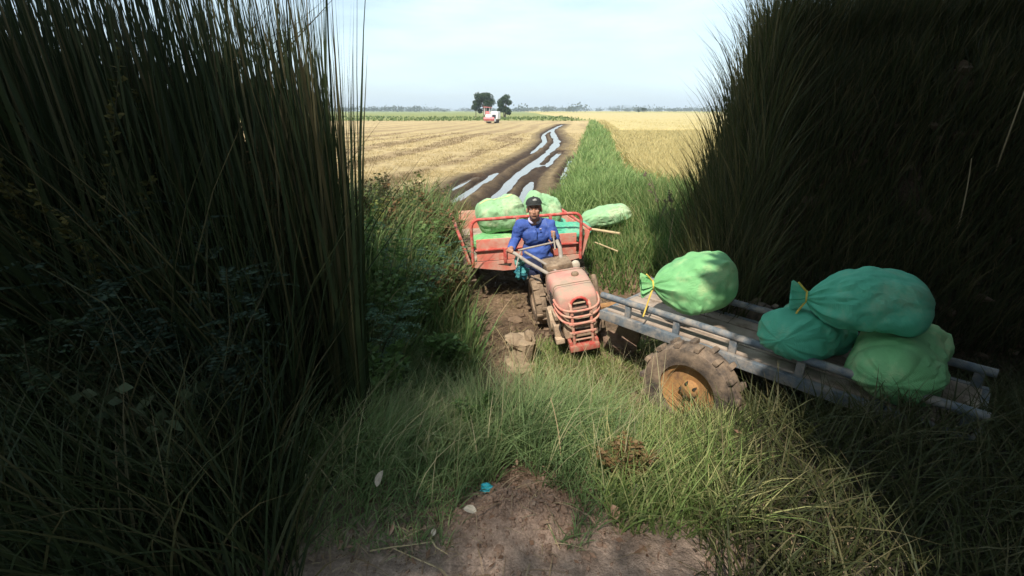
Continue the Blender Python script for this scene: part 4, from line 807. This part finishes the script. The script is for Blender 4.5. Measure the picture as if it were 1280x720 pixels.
# ------------------------------------------------------------------ stump, bag, litter
q = at(650, 430, 4.35); t = MB(); t.lathe([(.13, -.08), (.12, .05), (.105, .2), (.11, .29), (.09, .31)], 18, wob=.10); t.ell((-.05, -.02, .27), (.12, .09, .05), (.1, .3, .1), 20, 12, lump=.4, seed=4); t.ell((.06, .0, .30), (.05, .08, .09), (.1, -.2, .3), 20, 12, lump=.4, seed=6); t.ell((0, -.02, .02), (.16, .15, .10), None, 20, 12, lump=.45, seed=9); o = t.build('wooden_stump', M['stump'], smooth=True); o.location = (q[0], q[1], q[2]-.02); o.rotation_euler = (R(4), R(6), 0)
tag(o, 'splintered wooden stump standing in the mud left of the tractor', 'stump')
bt = thing('cloth_bag', 'teal cloth bag hanging from the handlebars beside the driver\'s legs', 'bag', PZ(652, 338, 5.02))
MB().ell((0, 0, -.02), (.075, .06, .085), lump=.55, seed=8, n=30, m=20, freq=2.5).build('bag_body', M['teal'], bt)
MB().ell((-.02, .01, .09), (.055, .045, .07), lump=.4, seed=3, n=24, m=16).build('bag_top', mat('pale_teal_netting', (.25, .5, .42), (.12, .34, .3), .8, 20, .4), bt)

# ------------------------------------------------------------------ the driver
def person():
    t = thing('person', 'driver in blue long-sleeved shirt and dark cap seated on the cart, gripping the handlebars', 'person', (.27, 5.22, .55))
    O = Vector(t.location); w2 = lambda q: Vector(q)-O
    hips = Vector((.29, 5.24, .60)); waist = Vector((.275, 5.22, .74)); chest = Vector((.26, 5.17, .93)); neck = Vector((.245, 5.13, 1.085)); head = Vector((.235, 5.075, 1.215))
    sL = Vector((.09, 5.14, 1.02)); sR = Vector((.415, 5.15, 1.02)); eL = Vector((.03, 5.16, .84)); eR = Vector((.485, 5.08, .84)); hL = HL+Vector((.0, .02, .02)); hR = HR+Vector((.0, .03, .0))
    kL = Vector((.25, 4.90, .56)); kR = Vector((.46, 4.86, .60)); fL = Vector((.31, 5.02, .16)); fR = Vector((.48, 4.86, .20))
    def limb(b, pts, rs, n=14):
        P = []; Rr = []
        for i in range(len(pts)-1):
            for k in range(4): P.append(w2(pts[i]).lerp(w2(pts[i+1]), k/4)); Rr.append(rs[i]+(rs[i+1]-rs[i])*k/4)
        P.append(w2(pts[-1])); Rr.append(rs[-1]); b.tube(P, Rr, n)
    def blob(b, c, d, rot=None): b.ell(w2(c), d, rot, 20, 14)
    # body: head with face, neck, torso, arms, hands, legs, one surface
    b = MB(); hd = w2(head); tilt = (R(-9), R(-5), R(-4))
    m = Euler(tilt).to_matrix(); hp_ = lambda x, y, z: hd+m@Vector((x, y, z))
    def hb2(x, y, z, d): b.ell(hp_(x, y, z), d, tilt, 18, 12)
    hb2(0, .01, .03, (.076, .092, .088)); hb2(0, -.022, -.040, (.058, .062, .066)); hb2(0, -.050, -.082, (.030, .028, .024)); hb2(-.034, -.055, -.022, (.022, .022, .02)); hb2(.034, -.055, -.022, (.022, .022, .02))
    hb2(0, -.090, -.022, (.012, .020, .024)); hb2(0, -.096, -.036, (.018, .014, .010)); hb2(0, -.074, .016, (.055, .016, .010)); hb2(0, -.078, -.060, (.024, .014, .012))
    for s in (-1, 1): hb2(s*.078, .012, -.012, (.010, .018, .030))
    limb(b, [head+Vector((0, .02, -.05)), neck, chest], [.052, .056, .07])
    blob(b, chest, (.15, .09, .14)); blob(b, waist, (.13, .085, .14)); blob(b, hips, (.145, .10, .10))
    for s_, e_, h_ in ((sL, eL, hL), (sR, eR, hR)):
        limb(b, [chest.lerp(s_, .5)+Vector((0, 0, .03)), s_, e_, h_.lerp(e_, .15)], [.06, .05, .038, .026])
    for k_, f_, s in ((kL, fL, -1), (kR, fR, 1)):
        limb(b, [hips+Vector((s*.08, 0, -.02)), k_, f_], [.085, .058, .042]); limb(b, [f_, f_+Vector((0, -.02, -.07)), f_+Vector((s*.02, -.16, -.09))], [.04, .038, .028])
    # hands: palm, four curled fingers, thumb
    def hand(h_, e_, axis):
        ax = axis.normalized(); fw = (h_-e_).normalized(); sd = ax; nrm = fw.cross(ax).normalized()
        pc_ = h_-fw*.018; P0 = w2(pc_)
        b.ell(P0, (.030, .034, .026), None, 12, 8); limb(b, [pc_-fw*.05, pc_], [.024, .028])
        for k in range(4):
            o_ = sd*((k-1.5)*.0195); l = [1, 1.1, 1.04, .82][k]
            q0 = pc_+o_+fw*.018+nrm*.016; q1 = q0+fw*.028*l; q2 = q1-nrm*.026*l+fw*.004; q3 = q2-nrm*.006-fw*.024*l
            limb(b, [q0, q1, q2, q3], [.0102, .0098, .009, .0075], 8)
        q0 = pc_-sd*.028-nrm*.004; limb(b, [q0, q0-sd*.014+fw*.022-nrm*.012, q0+sd*.004+fw*.042-nrm*.020], [.012, .0105, .0085], 8)
    hand(hL, eL, (PZ(660, 328, 4.80)-HL)); hand(hR, eR, Vector((0, 0, -1)))
    body = b.build('body', M['skin'], t); remesh(body, .0062, 2)
    # face details
    for s in (-1, 1):
        MB().ell(hp_(s*.030, -.071, .0), (.012, .006, .0045), tilt, 12, 8).build('eye', M['eye'], body)
        MB().ell(hp_(s*.030, -.0755, .0), (.004, .003, .004), tilt, 10, 6).build('iris', M['black'], body)
        MB().tube([hp_(s*.012, -.087, .018), hp_(s*.03, -.086, .023), hp_(s*.05, -.074, .016)], .0045, 6).build('eyebrow', M['black'], body)
    MB().tube([hp_(-.022, -.087, -.061), hp_(-.008, -.0925, -.058), hp_(.008, -.0925, -.058), hp_(.022, -.087, -.061)], [.003, .0055, .0055, .003], 8).build('mouth', M['lip'], body)
    MB().ell(hp_(0, .03, .02), (.082, .088, .085), tilt, 24, 14).build('hair', M['black'], body)
    # shirt
    s = MB(); blob(s, chest+Vector((0, 0, .0)), (.158, .112, .150)); blob(s, chest+Vector((0, .01, .07)), (.135, .085, .065)); blob(s, waist, (.160, .120, .17)); blob(s, hips+Vector((0, -.01, .04)), (.175, .135, .10)); blob(s, waist+Vector((.02, -.07, -.02)), (.11, .07, .10))
    for s_, e_, h_ in ((sL, eL, hL), (sR, eR, hR)):
        limb(s, [chest.lerp(s_, .35)+Vector((0, 0, .06)), s_+Vector((0, 0, .012)), e_, h_.lerp(e_, .22)], [.070, .064, .050, .038], 18)
        e2 = e_; blob(s, e2, (.05, .048, .048))
    limb(s, [chest+Vector((0, 0, .1)), neck+Vector((0, 0, -.01))], [.10, .068])
    sh = s.build('shirt', M['shirt'], t); remesh(sh, .011, 3)
    me = sh.data; co = np.zeros(len(me.vertices)*3); me.vertices.foreach_get('co', co); co = co.reshape(-1, 3); no = np.zeros_like(co).ravel(); me.vertices.foreach_get('normal', no); no = no.reshape(-1, 3)
    ridge = lambda v: 1-np.abs(2*v-1); w1 = ridge(fbm(co[:, 0]*7+co[:, 2]*5+5, co[:, 2]*13-co[:, 0]*6+9, 3))-.6; wv = fbm(co[:, 0]*22+co[:, 1]*9, co[:, 2]*22+7, 2)-.5
    co = co+no*(w1*.022+wv*.006)[:, None]; me.vertices.foreach_set('co', co.ravel()); me.update()
    cl = MB(); cn = w2(neck)+Vector((0, -.004, .004))
    for sg in (-1, 1): cl.tube([cn+Vector((sg*.062*math.sin(a)*1.0, .03-.075*(1-math.cos(a))*.62*1.0, .030-.026*(1-math.cos(a)))) for a in np.linspace(.3, 2.9, 10)], [.012]*8+[.016, .006], 8)
    cl.build('collar', M['collar'], sh)
    MB().tube([w2(neck)+Vector((.0, -.085, -.045)), w2(chest)+Vector((.004, -.128, .06)), w2(chest)+Vector((.004, -.134, .0))], .006, 6).build('button_placket', M['shirt'], sh)
    MB().box(w2(chest)+Vector((.045, -.128, .075)), (.022, .008, .028), (.5, 0, 0), bev=.002).build('shirt_badge', M['collar'], sh)
    # trousers, shoes
    tr_ = MB(); blob(tr_, hips+Vector((0, 0, -.02)), (.165, .12, .10))
    for k_, f_, sg in ((kL, fL, -1), (kR, fR, 1)): limb(tr_, [hips+Vector((sg*.08, 0, -.02)), k_, k_.lerp(f_, .85)], [.105, .078, .062], 16)
    to = tr_.build('trousers', M['trouser'], t); remesh(to, .012, 3)
    for f_, sg in ((fL, -1), (fR, 1)): MB().ell(w2(f_)+Vector((sg*.012, -.09, -.095)), (.05, .125, .042), None, 16, 10).build('shoe', M['darkmetal'], t)
    # cap
    c = MB(); vs = []; n_, mm = 28, 9
    for j in range(mm+1):
        ph = (math.pi/2)*j/mm
        for i in range(n_): th = 2*math.pi*i/n_; vs.append(hp_(math.cos(th)*math.cos(ph)**.8*.089, 0.012+math.sin(th)*math.cos(ph)**.8*.102, .052+.080*math.sin(ph)**1.05))
    c.add(vs, [(j*n_+i, j*n_+(i+1) % n_, (j+1)*n_+(i+1) % n_, (j+1)*n_+i) for j in range(mm) for i in range(n_)]); c.ell(hp_(0, .012, .134), (.009, .009, .006), tilt, 10, 6)
    cp_ = c.build('cap', M['cap'], t)
    br = MB(); vs = []
    for k in (0, 1):
        for j in range(5):
            r0 = .088
            for i in range(13):
                a = -1.08+2.16*i/12; fr = math.cos(a)**.6 if j else 1; x = math.sin(a)*.086*(1+.0*j); y = -(.088*math.cos(a)+.048*(j/4)*math.cos(a)**.55); vs.append(hp_(x, y+.014, .060-.012*(j/4)-.10*x*x*8-.004*k))
    nn = 65; br.add(vs, [(k*nn+j*13+i, k*nn+j*13+i+1, k*nn+(j+1)*13+i+1, k*nn+(j+1)*13+i) for k in (0, 1) for j in range(4) for i in range(12)]+[(4*13+i, 4*13+i+1, nn+4*13+i+1, nn+4*13+i) for i in range(12)])
    br.build('cap_brim', M['cap'], cp_)
    MB().ell(hp_(.018, -.076, .097), (.024, .008, .014), (R(-20), 0, 0), 14, 8).build('cap_badge', M['patch'], cp_)
    return t
person()

# ------------------------------------------------------------------ harvester in the distance
q = G(614, 154); s = .92; hv = thing('rice_harvester', 'white combine harvester with pink awning working at the far end of the field', 'harvester', (q.x, q.y, 0), (0, 0, R(-12)))
def hbx(nm, c, d, m, **k): MB().box(c, d, **k).build(nm, M[m], hv)
hbx('grain_tank', (.55, 1.2, 1.35), (1.35, 2.4, 1.35), 'white', bev=.15); hbx('body_panel', (-.45, .5, 1.1), (1.0, 2.0, .8), 'white', bev=.1); hbx('engine_grille', (.55, -.02, 1.15), (.7, .06, .7), 'glass', bev=.02)
hbx('driver_stand', (-.65, .2, 1.75), (.7, .8, .6), 'awning', bev=.05); hbx('cab_opening', (-.55, -.05, 1.95), (.6, .2, .5), 'glass', bev=.03)
MB().box((-.7, .3, 2.75), (1.3, 1.6, .08), (0, R(4), 0), bev=.03).build('awning', M['awning'], hv)
for x, y in ((-1.15, -.3), (-.2, -.3), (-1.15, .95), (-.2, .95)): MB().tube([(x, y, 1.5), (x, y, 2.72)], .035, 6).build('awning_post', M['white'], hv)
for s_ in (-1, 1): MB().prism([(-.1, .35), (.15, .05), (2.2, .05), (2.5, .35), (2.3, .62), (.1, .62)], -.2, .2, lambda x, z, y: (s_*.75+y, x, z)).build('crawler_track', M['darkmetal'], hv)
hbx('cutter_header', (0, -.95, .55), (2.1, .9, .5), 'white', bev=.08); MB().lathe([(.35, -.95), (.35, .95)], 6, c=(0, -1.5, .75), ax='x').build('reel', M['awning'], hv)
hg = 'far figures near the harvester'

# ------------------------------------------------------------------ litter, clods, leaves on the verge
CG = 'earth clods on the verge mound'
def clod(label, x, y, z, s, seed):
    p = G(x, y, z); g = gz(p.x, p.y); o = MB().ell((0, 0, 0), (s, s*.8, s*.6), None, 18, 12, lump=.75, seed=seed, freq=1.6).build('earth_clod', M['clod']); o.location = (p.x, p.y, g+s*.3); o.rotation_euler = (0, 0, seed); tag(o, label, 'clod', CG)
for (x, y, s, sd, lb) in ((659, 612, .034, 1, 'largest reddish earth clod on top of the verge mound'), (560, 608, .030, 2, 'round brown clod at the grass edge left of the cyan scrap'), (617, 640, .016, 3, 'small clod in the middle of the verge mound'), (640, 628, .018, 4, 'small clod just below the largest one'), (600, 655, .020, 5, 'flat clod at the left foot of the verge mound'), (672, 640, .015, 6, 'small clod at the right foot of the verge mound'), (585, 622, .022, 7, 'clod below the cyan scrap'), (765, 610, .028, 8, 'dark brown clod at the foot of the sunlit clump'), (630, 665, .012, 9, 'tiny clod on the road edge below the mound'), (700, 660, .014, 10, 'tiny clod on the road edge below the sunlit clump'), (520, 655, .014, 11, 'tiny clod on the road edge at the left')): clod(lb, x, y, .64, s, sd)
p = G(609, 600, .68); g = gz(p.x, p.y); cs = thing('plastic_scrap', 'crumpled cyan plastic scrap beside the dirt mound', 'litter', (p.x, p.y, g+.035))
MB().ell((0, 0, 0), (.026, .02, .017), None, 20, 12, lump=.7, seed=5, freq=2.5).build('crumpled_body', M['cyan'], cs)
LG = 'dead leaves and twigs on the verge'
def leaf(label, x, y, z, ln, wd, rot, m, cat='leaf', lift=.02):
    p = G(x, y, z); g = gz(p.x, p.y); b = MB(); vs = []
    for j in range(9):
        u = j/8; w = wd*.5*math.sin(u*math.pi)**.7; yy = ln*(u-.5); zz = .12*ln*math.sin(u*3)
        for v in (-1, -.4, 0, .4, 1): vs.append((v*w, yy, zz+abs(v)*w*.35))
    top = [Vector(v)+Vector((0, 0, .0012)) for v in vs]; n = len(vs)
    fs = [(j*5+i, j*5+i+1, (j+1)*5+i+1, (j+1)*5+i) for j in range(8) for i in range(4)]
    b.add(vs, fs); b.add(top, fs); o = b.build('dead_leaf', M[m]); o.location = (p.x, p.y, max(g, z-.1)+lift); o.rotation_euler = tuple(R(a) for a in rot); tag(o, label, cat, LG)
leaf('long bleached leaf caught upright in the grass at left', 475, 598, .75, .075, .03, (60, 10, -25), 'greyleaf', lift=.10)
leaf('curled pinkish dead leaf at the road edge, left of the mound', 489, 660, .62, .065, .015, (30, 40, 10), 'dryleaf')
leaf('wide brown dead leaf at the foot of the sunlit clump', 767, 642, .64, .06, .045, (50, 0, 30), 'dryleaf', lift=.04)
leaf('green-grey flat leaf left of the dirt mound', 588, 653, .63, .06, .04, (5, 0, 70), 'greyleaf')
leaf('small pale leaf on the dirt below the mound', 542, 668, .62, .03, .02, (20, 10, 0), 'greyleaf')
leaf('thin brown leaf at the right of the dirt mound', 735, 655, .62, .07, .016, (10, 20, 50), 'dryleaf')
def twig(label, pts, r):
    P = [];
    for x, y in pts: p = G(x, y, .62); P.append(Vector((p.x, p.y, gz(p.x, p.y)+.012)))
    o = MB().tube([q-P[0] for q in P], [r]*(len(P)-1)+[r*.5], 6).build('twig', M['bamboo']); o.location = P[0]; tag(o, label, 'twig', LG)
twig('long pale twig lying along the road edge at left', [(462, 686), (490, 681), (515, 679), (538, 677)], .0028)
twig('crooked twig crossing the long pale one', [(492, 683), (515, 694), (540, 705), (556, 712)], .0022)
twig('short forked twig right of the long pale one', [(538, 672), (545, 684), (560, 692)], .0034)
twig('thin straight stem lying across the mound at right', [(668, 640), (684, 668), (700, 690)], .0022)
for i in range(0): pass
# small loose stones on the road are part of its rubble cover
P = scatter(1500, -2.2, 2.2, 1.0, 2.2, None, .0); r = rng.uniform(.002, .007, len(P)); D = rng.normal(size=(len(P), 3)); 
oc = np.array([[1, 0, 0], [0, 1, 0], [-1, 0, 0], [0, -1, 0], [0, 0, 1], [0, 0, -.6]]); sc3 = rng.uniform(.6, 1.3, (len(P), 1, 3))
co = (P[:, None]+oc[None]*r[:, None, None]*sc3).reshape(-1, 3); tri = np.array([[0, 1, 4], [1, 2, 4], [2, 3, 4], [3, 0, 4], [1, 0, 5], [2, 1, 5], [3, 2, 5], [0, 3, 5]])
tt = (np.arange(len(P))[:, None, None]*6+tri[None]).reshape(-1, 3)
o = mesh_np('gravel', co, np.zeros((0, 4), int), M['clod'], tris=tt); tag(o, 'fine crumbs of earth and gravel scattered on the dirt road edge', 'gravel', kind='stuff')
P = scatter(900, -1.5, 1.4, 1.2, 1.9, lambda X, Y: fbm(X*3, Y*3+4, 2) > .45, .006)
blades('dead_grass_litter', P, rng.uniform(.02, .06, len(P)), rng.uniform(.003, .006, len(P)), [(.2, .13, .08), (.34, .25, .15), (.45, .36, .24)], 2.6, label='bits of dead grass scattered on the dirt by the road', cat='straw', curl=.9)
# a few dry reddish leaves' worth of clods in the tractor pit
def rubble():
    n = 900; X = rng.uniform(-.6, 3.0, n); Y = rng.uniform(3.3, 8.2, n); k = (X < .36*Y)&(X > -.25-.12*(Y-3.6)); X, Y = X[k], Y[k]; b = MB()
    Z = height(X, Y)
    for i in range(len(X)): s = random.uniform(.012, .055)*(1 if random.random() > .06 else 1.8); b.ell((X[i], Y[i], Z[i]+s*.15), (s, s*random.uniform(.6, 1), s*.6), (0, 0, random.random()*6), 8, 6, lump=.8, seed=i, freq=1.5)
    o = b.build('mud_lumps', mat('brown_mud_lump', (.2, .135, .088), (.12, .08, .052), .95, 9, .8)); tag(o, 'broken lumps of brown mud churned up round the tractor', 'mud', kind='stuff')
rubble()
def mound_crumbs():
    n = 1100; X = rng.normal(.03, .26, n); Y = rng.normal(1.60, .14, n); Z = height(X, Y); b = MB()
    for i in range(n): q = random.uniform(.003, .011)*(1 if random.random() > .07 else 2.1); b.ell((X[i], Y[i], Z[i]+q*.25), (q, q*random.uniform(.6, 1), q*.7), (0, 0, random.random()*6), 7, 5, lump=.9, seed=i, freq=1.5)
    tag(b.build('mound_crumbs', M['clod']), 'crumbly reddish earth strewn over the low mound by the road', 'earth', kind='stuff')
mound_crumbs()
def leaf_litter():
    P = scatter(420, -1.3, 1.3, 1.32, 2.1, lambda X, Y: rng.random(X.shape) > .6*(Y > 1.75), .008); n = len(P); D = rng.normal(size=(n, 3)); D[:, 2] = np.abs(D[:, 2])*.35
    co, q = leaves(P, D, rng.uniform(.018, .055, n), rng.uniform(.008, .024, n))
    o = mesh_np('leaf_litter', co, q, leafmat('litter_leaf', [(.14, .08, .05), (.24, .14, .09), (.34, .24, .17)], trans=.1), np.repeat(rng.random(n), 4)); tag(o, 'small brown dead leaves and chaff strewn where the verge grass meets the dirt', 'litter', kind='stuff')
leaf_litter()
def bank_rubble():
    n = 500; X = rng.uniform(1.2, 4.8, n); Y = rng.uniform(3.6, 5.3, n); k = bankmask(X, Y) > .7; X, Y = X[k], Y[k]; Z = height(X, Y); b = MB()
    for i in range(len(X)): q = random.uniform(.015, .06)*(1 if random.random() > .08 else 1.9); b.ell((X[i], Y[i], Z[i]+q*.1), (q, q*random.uniform(.6, 1), q*.6), (0, 0, random.random()*6), 8, 6, lump=.9, seed=i, freq=1.5)
    tag(b.build('bank_rubble', bpy.data.materials['brown_mud_lump']), 'crumbling brown earth lumps on the shaded bank', 'earth', kind='stuff')
    P = scatter(5000, 1.2, 4.9, 3.6, 5.0, lambda X, Y: bankmask(X, Y) > .7, 0); blades('bank_roots', P, rng.uniform(.06, .25, len(P)), rng.uniform(.004, .010, len(P)), [(.05, .035, .02), (.10, .07, .04), (.06, .06, .025)], 1.6, (0, -.4), label='dead stems and roots hanging from the shaded earth bank', cat='roots')
bank_rubble()

# ------------------------------------------------------------------ air
hz = MB(); x0, x1, y0, y1, z0, z1 = -1600, 2100, -80, 6600, -2, 90
hz.add([(x, y, z) for z in (z0, z1) for y in (y0, y1) for x in (x0, x1)], [(0, 2, 3, 1), (4, 5, 7, 6), (0, 1, 5, 4), (2, 6, 7, 3), (0, 4, 6, 2), (1, 3, 7, 5)])
hm_ = bpy.data.materials.new('haze_air'); hm_.use_nodes = True; t = hm_.node_tree; t.nodes.remove(t.nodes['Principled BSDF']); pv = t.nodes.new('ShaderNodeVolumePrincipled')
pv.inputs['Color'].default_value = (.80, .90, 1, 1); pv.inputs['Density'].default_value = .0004; t.links.new(pv.outputs[0], t.nodes['Material Output'].inputs['Volume'])
tag(hz.build('haze', hm_, smooth=False), 'pale bluish haze over the plain', 'haze', kind='stuff')
